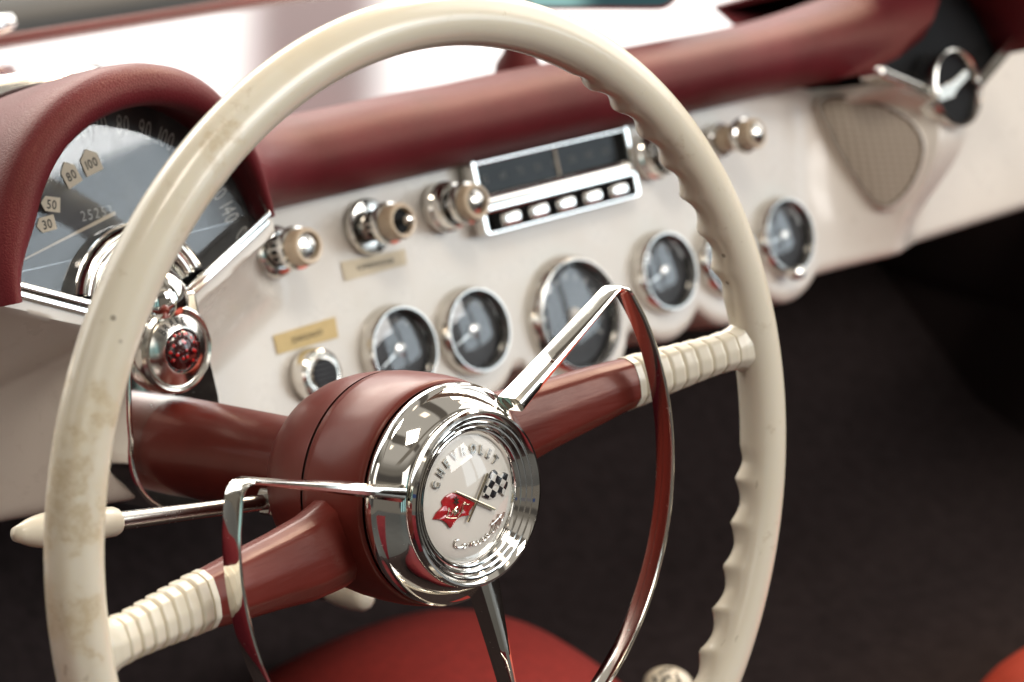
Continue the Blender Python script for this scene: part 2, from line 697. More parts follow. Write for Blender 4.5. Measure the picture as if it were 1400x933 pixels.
def hdash(x, t):
    u = abs(x)
    h = ypod(u, t, DH - .163 * max(0.0, -.055 - t) - .0015 * (t < -.03), vline_d, .024, .085, .011, .088)
    u = abs(x - PX)
    Ht = PH * (1 - sstep(-.035, -.115, t) * .62)
    stem = .016 - .010 * sstep(-.03, -.10, t)
    sh = .046 * sstep(-.015, -.125, t)
    u2 = abs(x - PX + sh)
    ds = max(0.0, u2 - stem) / (.085 if x < PX else .06)
    db = max(0.0, vline_p(u) - .0045 - t, u - .060) / .014
    p = max(0.0, 1 - ds) ** 2
    q = max(0.0, 1 - db) ** 2
    h = max(h, Ht * (1 - (1 - p ** 3) * (1 - q ** 3)) ** (1 / 3))
    return h


def tbot(x):
    b = -.1035
    for gx, gt in zip(GX, GT):
        r = .0385
        if abs(x - gx) < r:
            b = min(b, gt - math.sqrt(r * r - (x - gx) ** 2))
    r = .050
    if abs(x - TACH[0]) < r:
        b = min(b, TACH[1] - math.sqrt(r * r - (x - TACH[0]) ** 2))
    if x < .12:
        b = max(b, -.1035 + .0100 * sstep(.12, .06, x))
    return b


def ttop(x):
    u = abs(x)
    if u < .083:
        return vline_d(u)
    if u < .09:
        return vline_d(.083) + (.030 - vline_d(.083)) * (u - .083) / .007
    u = abs(x - PX)
    if u < .076:
        return min(.0145, vline_p(u))
    if u < .115:
        return .0145 + .0155 * (u - .076) / .039
    return .030


# the dashboard is one thing; everything fixed to it is a part
dash = thing("dashboard", (0, .323, 0), "cream and maroon classic car dashboard with chrome gauges, knobs and radio", "dashboard")
cols, rows_ = [], 72
xs = []
x = -.36
while x < 1.3:
    xs.append(x)
    near = abs(x) < .12 or abs(x - PX) < .13
    x += .0016 if near else .0035
geo = Geo()
grid = []
for x in xs:
    tt, tb = ttop(x), tbot(x)
    col = [DP(x, tt + .0005, hdash(x, tt) - .012), DP(x, tt, hdash(x, tt))]
    for k in range(1, rows_ + 1):
        t = tt + (tb - tt) * k / rows_
        col.append(DP(x, t, hdash(x, t)))
    hb = hdash(x, tb)
    for a in (20, 45, 70, 90):
        r = .007
        col.append(DP(x, tb - r * math.sin(rad(a)), hb - r * (1 - math.cos(rad(a)))))
    col.append(DP(x, tb - .007, hb - .03))
    col.append(DP(x, tb - .002, hb - .16))
    grid.append(col)
geo.grid(grid)
body = mk("panel", geo, "cream", dash, angle=50)
# brick-red lip board showing beneath the scalloped edge
geo = Geo()
r0 = [DP(x, -.094, -.010) for x in xs if .2 < x < .68]
r1 = [DP(x, -.112, -.012) for x in xs if .2 < x < .68]
r2 = [DP(x, -.112, -.05) for x in xs if .2 < x < .68]
geo.grid([r0, r1, r2])
mk("lip_board", geo, "redpaint", dash)

# ---- chrome V mouldings + speedometer
def bar(F, p, q, wd, h0, h1):
    (x0, y0), (x1, y1) = p, q
    L = math.hypot(x1 - x0, y1 - y0)
    nx, ny = -(y1 - y0) / L * wd / 2, (x1 - x0) / L * wd / 2
    g_ = Geo()
    g_.prism(F, [(x0 - nx, y0 - ny), (x1 - nx, y1 - ny), (x1 + nx, y1 + ny), (x0 + nx, y0 + ny)], h0, h1)
    return g_


FD = frame(D0, DX, DT, DN)
SC = (0.0, .0074)          # speedometer arc centre
FS = frame(DP(0, .0074, 0), DX, DT, DN)
speedo = Geo()
face = []
n = 80
poly = [(-.0865, vline_d(.0865) - .0074)] + [(.0865 * math.cos(a), .0865 * math.sin(a)) for a in
        [math.pi - rad(8) - (math.pi - rad(16)) * k / n for k in range(n + 1)]] + [(.0865, vline_d(.0865) - .0074), (0, vline_d(0) - .0074)]
speedo.prism(FS, poly, .070, .094)
sp = mk("speedometer", speedo, "dial", dash, label="fan shaped speedometer with dusty glass and stuck-on number tags")
g_ = Geo()
def polar(r, deg):
    return r * math.cos(rad(deg)), r * math.sin(rad(deg))
for i, mph in enumerate(range(0, 150, 10)):
    deg = 158 - 1.03 * mph
    x, y = polar(.0738, deg)
    F2 = frame(FS(x, y, .0944), DX * math.cos(rad(deg - 90)) + DT * math.sin(rad(deg - 90)),
               -DX * math.sin(rad(deg - 90)) + DT * math.cos(rad(deg - 90)), DN)
    F3 = (lambda F2: lambda a, b_, c_: F2(a, b_ - .0055, c_))(F2)
    t_ = text_geo(str(mph), .0142, F3, 0, sx=.52, spacing=.55)
    g_.v, g_.f = g_.v, g_.f
    g_.add(t_.v, t_.f)
mk("numerals", g_, "numeral", sp)
g_ = text_geo("25253", .0072, lambda a, b_, c_: FS(a - .0085, b_ + .0290, .0944 + c_), 0, sx=.9, spacing=1.6)
mk("odometer", g_, simple("odometer_digits", (.34, .35, .345), .6), sp)
g_ = Geo()
a = rad(12)
F2 = frame(DP(-.0555, .0250, 0), DX * math.cos(a) + DT * math.sin(a), -DX * math.sin(a) + DT * math.cos(a), DN)
g_.prism(F2, [(0, -.0004), (.058, -.0009), (.058, .0009), (0, .0004)], .0955, .0962)
mk("thin_line", g_, "needle", sp)  # thin tan line across the dial, off its centre
g_ = Geo()
rows = []
for j in range(9):
    q = j / 8
    rows.append([FS(px * (1 - q), py * (1 - q) + q * .012, .0985 + .0004 * (1 - (1 - q) ** 2)) for px, py in poly])
g_.grid(rows, close_v=True)
mk("glass", g_, "speedglass", sp)
# sunburst: ribbed half rings at the foot of the dial
g_ = Geo()
prof = [(.0410, .094), (.0405, .104)]
for r in (.0395, .0345, .0295):
    prof += [(r, .104), (r - .0006, .1075), (r - .0022, .1085), (r - .0036, .1070), (r - .0042, .102)]
prof += [(.0245, .102), (.024, .094)]
FB = frame(DP(.0005, -.0095, 0), DX, DT, DN)
g_.lathe(FB, prof, 60, rad(19), rad(161))
mk("sunburst", g_, "chrome", sp, angle=50)
for s in (-1, 1):
    g_ = Geo()
    p, q = (s * .012, vline_d(.012) - .001), (s * .084, vline_d(.084) - .001)
    for off, wd, h0, h1 in ((.0022, .0030, .094, .111), (-.0018, .0034, .094, .1085)):
        b_ = bar(FD, (p[0], p[1] + off), (q[0], q[1] + off), wd, h0, h1)
        g_.add(b_.v, b_.f)
    mk("bezel_bar", g_, "chrome", sp, bevel=.0008)
# outer chrome hairline following the dial's right side
g_ = Geo()
pts = [FS(.0862 * math.cos(rad(d)), .0862 * math.sin(rad(d)), .1065) for d in range(8, 172, 3)]
g_.tube(pts, .0011, 8)
mk("rim_trim", g_, "chrome", sp)

# ---- leather hoods
def hood(cx, ct, R, lip, thick, front, depth, a0, a1, low, sides, inward=0.0):
    """rolled hood; the overhang front(a) sinks towards the leg that meets the crash roll"""
    F = frame(DP(cx, ct, 0), DX, DT, DN)
    rows = []
    n = 96
    for i in range(n + 1):
        deg = a0 + (a1 - a0) * i / n
        a = rad(deg)
        q = 1.0
        if "r" in sides:
            q *= sstep(4, 85, deg) ** .8
        if "l" in sides:
            q *= sstep(176, 100, deg) ** .8
        fr = low + (front - low) * q
        th = thick * (.45 + .55 * q)
        ov = fr - lip
        inn = inward * q * (1 - sstep(152, 180, deg))
        prof = [(R + .003, lip - .030), (R - .0005, lip - .010), (R - .0005, lip), (R + th * .03 - inn * .6, lip + ov * .45), (R + th * .08 - inn, lip + ov * .78), (R + th * .20 - inn * .92, lip + ov * .94),
                (R + th * .42 - inn * .6, fr), (R + th * .62 - inn * .25, fr - .0010), (R + th * .82, fr - .006), (R + th * .96, fr - .014), (R + th * 1.02, fr - .024), (R + th * 1.03, fr - .036), (R + th * 1.02, fr - .052)]
        z0 = fr - .052
        for k in range(1, 9):
            prof.append((R + th * 1.02 - .0010 * k, z0 + (-depth - z0) * k / 8))
        rows.append([F(r * math.cos(a), r * math.sin(a), z) for r, z in prof])
    g_ = Geo()
    g_.grid(rows)
    for i in (0, n):
        g_.add(rows[i], [tuple(range(len(rows[i])))])
    return g_, F, R + thick


g_, FH, RO = hood(0, .0074, .0855, .100, .0135, .139, .14, 7, 180, .1085, "r", .0095)
hd = mk("instrument_hood", g_, "leather", dash, angle=60, label="thick rolled maroon leather hood over the speedometer")
# stitched seam round the hood
g_ = Geo()
pts = [FH((RO - .0004) * math.cos(rad(d)), (RO + .0000) * math.sin(rad(d)), .052) for d in range(85, 181, 3)]
g_.tube(pts, .0011, 6)
mk("seam", g_, simple("dark_seam", (.035, .008, .009), .6), hd)

# padded roll along the dash
PADP = [(.0195, -.010), (.0185, .004), (.0195, .016), (.0235, .027), (.0300, .035), (.0380, .0395), (.0470, .0400), (.0550, .0365),
        (.0615, .0295), (.0660, .0190), (.0685, .0060), (.0690, -.008), (.0665, -.030), (.0615, -.055), (.0550, -.085), (.045, -.12)]
rows = []
NX = 150
for i in range(NX + 1):
    x = .084 + (.670 - .084) * i / NX
    e = max(0.0, (.185 - x) / .101)
    e2 = max(0.0, (x - .600) / .070)
    lift = .068 * e * e + .032 * e2 * e2
    up = .020 * e2 ** 2
    wob = .0006 * noise.noise(Vector((x * 14, 0, 3)))
    row = []
    for j, (t, h) in enumerate(PADP):
        q_ = max(0, (t - .0195) / .05)
        xs_ = x + e2 * (.030 * sstep(0, .14, q_) + .062 * q_)
        row.append(DP(xs_, t + up * q_ + wob * (1 if t > .03 else 0) + .0006 * noise.noise(Vector((x * 22, j * .4, 1))) * (t > .03), h + lift + (wob if h > 0 else 0)))
    rows.append(row)
g_ = Geo()
g_.grid(rows)
for r_ in (rows[0], rows[-1]):
    g_.add(r_, [tuple(range(len(PADP)))])
mk("padded_roll", g_, "leather", dash, angle=60, label="long maroon leather crash roll above the knobs")
# glossy dash top behind the roll, reaching to the windscreen
g_ = Geo()
rows = []
for i in range(61):
    x = -.5 + 2.4 * i / 60
    row = []
    for j in range(25):
        q = j / 24
        row.append(Vector((x, .400 + q * .246, .041 + .006 * q - .010 * (x - .4) ** 2)))
    rows.append(row)
g_.grid(rows)
dt_ = mk("dash_top", g_, "dashtop", dash, angle=60, label="glossy maroon dash top mirroring the bright windows")
g_ = Geo()
g_.tube([Vector((-.5 + .1 * k, .650, .046 - .014 * (-.1 + .1 * k - .8) ** 2 * 0)) for k in range(25)], .0042, 14)
mk("rear_lip", g_, "leather", dt_)
# chrome trim sweeping past the instrument hood
g_ = Geo()
rows = []
for k in range(40):
    x = -.36 + .56 * k / 39
    z = .030 + .058 * sstep(.21, .10, x)
    rows.append([Vector((x, .405 + dy, z + dz)) for dy, dz in ((.016, -.016), (.012, .003), (.004, .008), (-.006, .006), (-.014, .000), (-.016, -.004), (-.024, -.006), (-.03, -.016))])
g_.grid(rows)
mk("chrome_trim", g_, "chrome", dash, angle=40)

# passenger pod
g_, FHP, ROP = hood(PX, -.002, .0835, PH + .004, .014, PH + .034, .16, 8, 104, PH + .020, "l")
mk("passenger_hood", g_, "leather", dash, angle=60, label="maroon leather hood arching over the black passenger recess")
FP = frame(DP(PX, 0, 0), DX, DT, DN)
poly = [(.0835 * math.cos(rad(a)), .0835 * math.sin(rad(a)) - .002) for a in range(108, 5, -4)] + [(.076, vline_p(.076)), (0, vline_p(0) - .002), (-.064, vline_p(.064))]
g_ = Geo()
g_.prism(FP, poly, PH - .045, PH - .014)
mk("recess_panel", g_, "black", dash)
for s in (-1, 1):
    g_ = bar(FP, (s * .022, vline_p(.022) + .001), (s * .078, vline_p(.078) + .001), .0070 if s < 0 else .0085, PH - .014, PH + (.0055 if s < 0 else .0105))
    mk("chrome_strip", g_, "chrome", dash, bevel=.0015)
g_ = Geo()
FM = frame(DP(PX + .001, -.0045, PH), DX, DT, DN)
g_.lathe(FM, [(.0245, -.012), (.0272, -.012), (.0276, .006), (.0270, .0082), (.0260, .0086), (.0252, .0076), (.0247, .003), (.0245, -.012)], 64)
md = mk("medallion", g_, "chrome2", dash, angle=50, label="round black medallion in a chrome ring at the foot of the passenger recess")
g_ = Geo()
g_.disc(FM, .0249, .002)
mk("medallion_face", g_, "black", md)
g_ = Geo()
FM2 = frame(DP(PX + .001, -.0045, PH), (DX * .97 + DT * .08).normalized(), DT, DN)
g_.prism(FM2, [(-.021, -.0055), (-.003, -.0060), (.000, -.003), (.019, .0035), (.019, .0100), (.002, .0060), (-.003, .0052), (-.021, .0048)], .003, .0052)
mk("emblem_bar", g_, "silver", md, bevel=.001)

# speaker grille lying on the swept flank
def on_dash(x, t, off):
    e = .0008
    h = hdash(x, t)
    dx = (hdash(x + e, t) - hdash(x - e, t)) / (2 * e)
    dt = (hdash(x, t + e) - hdash(x, t - e)) / (2 * e)
    nn = Vector((-dx, -dt, 1)).normalized()
    return DP(x + nn.x * off, t + nn.y * off, h + nn.z * off)
GP = [(.6601, .0031, .0104), (.6631, .0069, .0129), (.6698, .0066, .0186), (.6828, .0004, .0297), (.6953, -.0087, .0403), (.7054, -.0213, .0489), (.7093, -.0353, .0522), (.7064, -.0495, .0497),
      (.6982, -.0643, .0427), (.6884, -.0730, .0345), (.6820, -.0732, .0290), (.6767, -.0661, .0245), (.6705, -.0488, .0192), (.6647, -.0265, .0143), (.6609, -.0074, .0111)]
def smoothloop(P, k=6):
    out = []
    n = len(P)
    for i in range(n):
        p0, p1, p2, p3 = P[i - 1], P[i], P[(i + 1) % n], P[(i + 2) % n]
        for j in range(k):
            t = j / k
            out.append(tuple(.5 * (2 * p1[a] + (p2[a] - p0[a]) * t + (2 * p0[a] - 5 * p1[a] + 4 * p2[a] - p3[a]) * t * t + (3 * p1[a] - p0[a] - 3 * p2[a] + p3[a]) * t ** 3) for a in range(len(p1))))
    return out
loop = smoothloop(GP)
cen = [sum(p[a] for p in loop) / len(loop) for a in range(3)]
gn = (DN + DX * -.85).normalized()
def grille_pt(p, q, off):
    return DP(*[cen[a] + (p[a] - cen[a]) * q for a in range(3)]) + gn * off
# shallow frame the cloth sits in, filling down to the flank behind
g_ = Geo()
g_.grid([[grille_pt(p, k, o) for p in loop] for k, o in ((1.10, -.030), (1.085, -.002), (1.06, .0012), (1.02, .0016), (.99, .0004))], close_v=True)
gf = mk("speaker_surround", g_, "cream", dash, angle=60)
g_ = Geo()
g_.grid([[grille_pt(p, 1 - j / 12, .0010 + .0016 * (1 - (1 - j / 12) ** 2)) for p in loop] for j in range(13)], close_v=True)
gr = mk("speaker_grille", g_, "grille", dash)
g_ = Geo()
g_.tube([grille_pt(p, 1.0, .0012) for p in loop], .0011, 8, closed=True)
mk("grille_edge", g_, simple("grey_brown_edge", (.20, .165, .13), .6), gr)
# cream rib sweeping down from the medallion to the lower edge
RIB = smoothloop([(.7330, -.0330, .0500), (.7290, -.0390, .0495), (.7220, -.0480, .0470), (.7120, -.0620, .0400), (.7010, -.0800, .0290), (.6930, -.0930, .0170), (.6900, -.0975, .0110)], 5)[:31]
g_ = Geo()
g_.tube([DP(*p) for p in RIB], [.0105 - .0035 * k / 30 for k in range(31)], 20)
mk("rib", g_, "cream", dash, angle=60)

# ---- gauges
def gauge(x, t, R, needle_deg, label=None, big=False, knob=False):
    F = frame(DP(x, t, 0), DX, DT, DN)
    k = R / .0274
    g_ = Geo()
    g_.lathe(F, [(R * 1.0, -.002), (R * 1.0, .0015), (R * .985, .0035), (R * .955, .0066), (R * .925, .0090), (R * .905, .0098), (R * .885, .0098), (R * .872, .0088), (R * .862, .0055),
                 (R * .855, .0040)], 72)
    bz = mk("gauge" if not big else "tachometer", g_, "chrome2", dash, angle=50, label=label)
    g_ = Geo()
    g_.lathe(F, [(R * .858, .0050), (R * .83, .0040), (R * .80, .0012)], 64)
    mk("inner_ring", g_, "black", bz)
    g_ = Geo()
    g_.disc(F, R * .82, .0013)
    mk("dial", g_, "dial", bz)
    g_ = Geo()
    for i in range(13 if big else 7):
        a = rad(215 - (250 if big else 80) * i / (12 if big else 6) - (0 if big else 85))
        c_, s_ = math.cos(a), math.sin(a)
        r0, r1, w_ = R * .60, R * (.70 if i % 2 == 0 else .66), .0006 * k
        g_.add([F(r0 * c_ - w_ * s_, r0 * s_ + w_ * c_, .0018), F(r1 * c_ - w_ * s_, r1 * s_ + w_ * c_, .0018),
                F(r1 * c_ + w_ * s_, r1 * s_ - w_ * c_, .0018), F(r0 * c_ + w_ * s_, r0 * s_ - w_ * c_, .0018)], [(0, 1, 2, 3)])
    mk("tick_marks", g_, "numeral", bz)
    a = rad(needle_deg)
    F2 = frame(DP(x, t, 0), DX * math.cos(a) + DT * math.sin(a), -DX * math.sin(a) + DT * math.cos(a), DN)
    g_ = Geo()
    L = R * .62
    g_.prism(F2, [(-R * .12, -.0010 * k), (L, -.0004), (L, .0004), (-R * .12, .0010 * k)], .0030, .0038)
    mk("needle", g_, "needle" if big else "steel", bz)
    g_ = Geo()
    hr = R * (.18 if not big else .13)
    g_.lathe(F, [(hr, .002), (hr, .0040), (hr * .8, .0054), (hr * .4, .0060), (.00001, .0062)], 24)
    mk("needle_hub", g_, "steel" if not big else "needle", bz)
    g_ = Geo()
    rr = R * .87
    g_.lathe(F, [(rr * math.sin(rad(q)) / math.sin(rad(60)), .0060 + .0026 * (math.cos(rad(q)) - .5) / .5) for q in range(60, -1, -6)][:-1] + [(.00001, .0086)], 48)
    mk("glass", g_, "glass", bz)
    if knob:
        Fk = frame(DP(x - .006, t - R * .93, .008), DX, DT, DN)
        g_ = Geo()
        g_.lathe(Fk, [(.0045, 0), (.0048, .006), (.0040, .0085), (.002, .0095), (.00001, .0097)], 24)
        mk("reset_knob", g_, "chrome", bz)


gauge(GX[0], GT[0], .0274, 205, "small chrome rimmed gauge leftmost in the row, half hidden by the wheel hub")
gauge(GX[1], GT[1], .0274, 200, "small chrome rimmed gauge just left of the tachometer")
gauge(TACH[0], TACH[1], .0387, 212, "large chrome rimmed tachometer behind the horn ring spoke", big=True)
gauge(GX[2], GT[2], .0274, 196, "small chrome rimmed gauge just right of the tachometer")
gauge(GX[3], GT[3], .0274, 200, "small chrome rimmed gauge partly hidden by the wheel rim")
gauge(GX[4], GT[4], .0274, 185, "small chrome rimmed clock with a setting knob, rightmost in the row", knob=True)

# ---- knobs
def knob_neck(F, r0, r1, h0, h1, parent, slots=14):
    g_ = Geo()
    g_.lathe(F, [(r0, h0), (r0, h1 - .001), (r1, h1)], 40)
    nk = mk("knob_neck", g_, "chrome2", parent)
    g_ = Geo()
    for i in range(slots):
        a = 2 * math.pi * i / slots
        F2 = frame(F(0, 0, 0), DX * math.cos(a) + DT * math.sin(a), -DX * math.sin(a) + DT * math.cos(a), DN)
        g_.box(F2, r0 * .96, r0 * 1.03, -.0012, .0012, h0 + (h1 - h0) * .25, h0 + (h1 - h0) * .78)
    mk("slots", g_, "black", nk)


def tan_cap(F, r, h0, h1, parent, inner="chrome"):
    g_ = Geo()
    g_.lathe(F, [(r * 1.16, h0), (r * 1.20, h0 + .002), (r * 1.14, h0 + .004), (r * 1.02, h0 + .0045)], 48)
    mk("knob_collar", g_, "chrome", parent)
    g_ = Geo()
    g_.lathe(F, [(r * 1.02, h0 + .001), (r, h1 - .003), (r * .97, h1 - .001), (r * .90, h1), (r * .76, h1 - .0002), (r * .72, h1 - .0015), (r * .70, h1 - .004)], 48)
    mk("knob_cap", g_, "tan", parent)


def escutcheon(F, prof, parent, name="control_knob", mat="chrome", label=None):
    g_ = Geo()
    g_.lathe(F, prof, 64)
    return mk(name, g_, mat, parent, label=label)


# light switch
F = frame(DP(.1675, -.0045, 0), DX, DT, DN)
k = escutcheon(F, [(.0148, 0), (.0152, .003), (.0147, .0055), (.0130, .0075), (.0100, .0085), (.0095, .0085)], dash, label="chrome light switch knob with a tan ring, leftmost of the knobs")
knob_neck(F, .0090, .0085, .008, .020, k)
tan_cap(F, .0105, .020, .034, k)
g_ = Geo()
g_.lathe(F, [(.0074, .030), (.0070, .0318), (.0050, .0326), (.00001, .0330)], 32)
mk("knob_centre", g_, mat_chrome("hammered_chrome", (.8, .78, .74), .2), k)
# ignition switch: big brushed disc with a dark split
F = frame(DP(.2395, -.0035, 0), DX, DT, DN)
k = escutcheon(F, [(.0158, 0), (.0165, .002), (.0164, .0045), (.0154, .0062), (.0100, .0072), (.0090, .0072)], dash, mat="chrome2", label="large chrome disc switch with a tan knob above the faded paper label")
g_ = Geo()
a = rad(97)
F2 = frame(F(0, 0, 0), DX * math.cos(a) + DT * math.sin(a), -DX * math.sin(a) + DT * math.cos(a), DN)
g_.prism(F2, [(-.0158, -.0007), (.0158, -.0007), (.0158, .0007), (-.0158, .0007)], .0060, .00745)
mk("split_line", g_, "black", k)
knob_neck(F, .0088, .0085, .007, .019, k)
tan_cap(F, .0105, .019, .034, k)
g_ = Geo()
g_.disc(F, .0076, .0305)
mk("dark_recess", g_, "black", k)
g_ = Geo()
g_.lathe(F, [(.0016, .030), (.0016, .0350), (.0030, .0360), (.0032, .0385), (.0020, .0400), (.00001, .0404)], 20)
mk("chrome_pin", g_, "chrome", k)
# radio side knobs
for kx, lab in ((.3005, "stepped chrome knob with tan and chrome cap left of the radio"), (.4885, "stepped chrome knob right of the radio, half hidden by the wheel rim")):
    F = frame(DP(kx, -.003, 0), DX, DT, DN)
    k = escutcheon(F, [(.0150, 0), (.0155, .004), (.0152, .0070), (.0140, .0080), (.0138, .0120), (.0130, .0145), (.0105, .0155), (.0090, .0158)], dash, label=lab)
    knob_neck(F, .0088, .0082, .015, .022, k, 12)
    tan_cap(F, .0108, .021, .033, k)
    g_ = Geo()
    g_.lathe(F, [(.0074, .0290), (.0068, .0318), (.0042, .0332), (.00001, .0337)], 32)
    mk("knob_centre", g_, "chrome2", k)
# far single knob on a long shaft
F = frame(DP(.5565, -.0035, 0), DX, DT, DN)
k = escutcheon(F, [(.0112, 0), (.0116, .003), (.0110, .006), (.0088, .007)], dash, label="tan tipped pull knob on a long neck, rightmost of the knobs")
g_ = Geo()
g_.lathe(F, [(.0090, .006), (.0088, .016), (.0070, .0165), (.0066, .022), (.0088, .023)], 32)
mk("knob_neck", g_, "tan", k)
tan_cap(F, .0100, .023, .037, k)
g_ = Geo()
g_.lathe(F, [(.0074, .0345), (.0066, .0375), (.0040, .039), (.00001, .0395)], 32)
mk("knob_centre", g_, "chrome2", k)
# round lock with a slotted centre beside the hub
F = frame(DP(.1760, -.0775, 0), DX, DT, DN)
k = escutcheon(F, [(.0150, 0), (.0158, .003), (.0154, .007), (.0142, .0105), (.0128, .0115), (.0118, .0105), (.0112, .0085)], dash, name="ignition_lock", label="round chrome lock with a ribbed dark centre under the yellow label")
g_ = Geo()
g_.lathe(F, [(.0115, .0085), (.0100, .0125), (.0088, .0130)], 48)
mk("lock_ring", g_, "chrome2", k)
g_ = Geo()
g_.disc(F, .0092, .0122)
mk("lock_face", g_, "black", k)
g_ = Geo()
for i in range(5):
    y = -.0056 + i * .0028
    L = math.sqrt(.0082 ** 2 - y * y)
    g_.box(F, -L, L, y - .0007, y + .0007, .012, .0138)
mk("lock_ribs", g_, "dial", k)

# ---- radio
FR = frame(DP(.3925, -.001, 0), DX, DT, DN)
RW, RT, RB = .0705, .0250, -.0245
g_ = Geo()
def ring_prism(g_, F, outer, inner, z0, z1):
    n = len(outer)
    vs = [F(x, y, z0) for x, y in outer] + [F(x, y, z1) for x, y in outer] + [F(x, y, z1) for x, y in inner] + [F(x, y, z0) for x, y in inner]
    fs = []
    for r in range(3):
        for i in range(n):
            j = (i + 1) % n
            fs.append((r * n + i, r * n + j, (r + 1) * n + j, (r + 1) * n + i))
    g_.add(vs, fs)
def rrect(x0, x1, y0, y1, r, k=5):
    out = []
    for cx_, cy_, a0 in ((x1 - r, y1 - r, 0), (x0 + r, y1 - r, 90), (x0 + r, y0 + r, 180), (x1 - r, y0 + r, 270)):
        out += [(cx_ + r * math.cos(rad(a0 + 90 * i / k)), cy_ + r * math.sin(rad(a0 + 90 * i / k))) for i in range(k + 1)]
    return out
ring_prism(g_, FR, rrect(-RW, RW, RB, RT, .0035), rrect(-RW + .0036, RW - .0036, RB + .0013, RT - .0012, .002), 0, .0115)
radio = mk("radio", g_, "chrome", dash, bevel=.0006, label="chrome push button radio with a dark tuning dial")
g_ = Geo()
g_.box(FR, -RW + .003, RW - .003, RB + .001, RT - .001, .0005, .0022)
mk("back_plate", g_, "black", radio)
g_ = Geo()
g_.box(FR, -RW + .0035, RW - .0035, .0180, .0198, .002, .0105)
mk("top_strip", g_, "chrome", radio, bevel=.0006)
g_ = Geo()
g_.box(FR, -RW + .0040, RW - .0040, .0000, .0178, .002, .0050)
tu = mk("tuning_dial", g_, "tuner", radio)
g_ = Geo()
for i, s_ in enumerate(("55", "60", "70", "80", "100", "120", "140", "160")):
    t_ = text_geo(s_, .0066, (lambda ox: lambda a, b_, c_: FR(ox + a, .0062 + b_, .00525 + c_))(-.056 + i * .0155), 0, sx=.75)
    g_.add(t_.v, t_.f)
mk("dial_numbers", g_, simple("dim_numbers", (.16, .17, .165), .6), tu)
g_ = Geo()
g_.box(FR, .0065, .0080, .0005, .0172, .0052, .0060)
mk("tuning_needle", g_, "needle", tu)
g_ = Geo()
g_.grid([[FR(x, y, z) for x in (-RW + .0035, -.03, .0, .03, RW - .0035)] for y, z in ((.0000, .0052), (-.0005, .0080), (-.0015, .0095), (-.0095, .0128), (-.0112, .0120), (-.0118, .0020))])
mk("chrome_bar", g_, "chrome", radio, angle=50)
for i in range(5):
    x = -.0480 + i * .0244
    g_ = Geo()
    g_.prism(FR, rrect(x - .0082, x + .0082, -.0215, -.0135, .0025), .002, .0145)
    pb = mk("push_button", g_, "chrome", radio, bevel=.0036)

# ---- chrome column bracket with the brake warning lamp
BO = DP(0, -.060, DH)
FBk = frame(BO, DX, WV, WA)
CC = -.0205
out = [(-.0215, .054), (.0215, .054), (.0228, .040), (.0280, .000)]
out += [(.0300 * math.cos(rad(a)), CC + .0325 * math.sin(rad(a))) for a in range(18, -199, -9)]
out += [(-.0280, .000), (-.0228, .040)]
g_ = Geo()
g_.prism(FBk, out, -.055, .0045)
bk = mk("column_bracket", g_, "chrome", dash, angle=40, bevel=.0020, label="chrome plate wrapped round the steering column with the lamp on top")
FL = frame(FBk(0.0005, .0290, .0038), DX, WV, WA)
g_ = Geo()
g_.lathe(FL, [(.0218, 0), (.0222, .004), (.0214, .0075), (.0200, .0088), (.0188, .0080), (.0184, .0062), (.0178, .0064), (.0172, .0085), (.0118, .0118), (.0108, .0120), (.0104, .0105)], 64)
lp = mk("brake_lamp", g_, "chrome2", dash, angle=32, label="round chrome warning lamp with a red jewelled lens")
g_ = Geo()
g_.lathe(FL, [(.0105, .0105), (.0095, .0122), (.0075, .0138), (.0045, .0149), (.00001, .0153)], 48)
mk("lamp_lens", g_, "lens", lp)
slope = math.atan2(.0118 - .0085, .0172 - .0118)
def FBr(a, b_, c_):
    return FL(a, b_, c_)
def brake_arc(x):
    a = rad(103) - x / .0128
    return .0128 * math.cos(a), .0128 * math.sin(a), a - math.pi / 2
t_ = text_geo("BRAKE", .0050, lambda a, b_, c_: FL(a, b_, .0118 - (math.hypot(a, b_) - .0118) * .61 + .0003 + c_), .00005, arc=brake_arc, sx=.85, spacing=1.2)
mk("lettering", t_, "ink", lp)
# chrome cap between lamp and sunburst
g_ = Geo()
Fc = frame(FBk(0, .0520, -.007), DX, WV, WA)
g_.lathe(Fc, [(.0195 * math.cos(rad(q)), .021 * math.sin(rad(q))) for q in range(0, 90, 8)] + [(.00001, .021)], 48)
mk("lamp_cap", g_, "chrome", dash, label="domed chrome cap above the brake lamp")

# ------------------------------------------------------------------ steering column
colm = thing("steering_column", WP(0, 0, -.25), "brick red steering column tube with a chrome turn signal lever", "steering column")
FW = frame(Vector((0, 0, 0)), WU, WV, WA)
g_ = Geo()
g_.lathe(FW, [(.0215, -.088), (.0222, -.105), (.0232, -.150), (.0240, -.190), (.0246, -.212), (.0242, -.219), (.0225, -.222), (.0215, -.24), (.021, -.30)], 72)
mk("column_tube", g_, "redpaint", colm, angle=50)
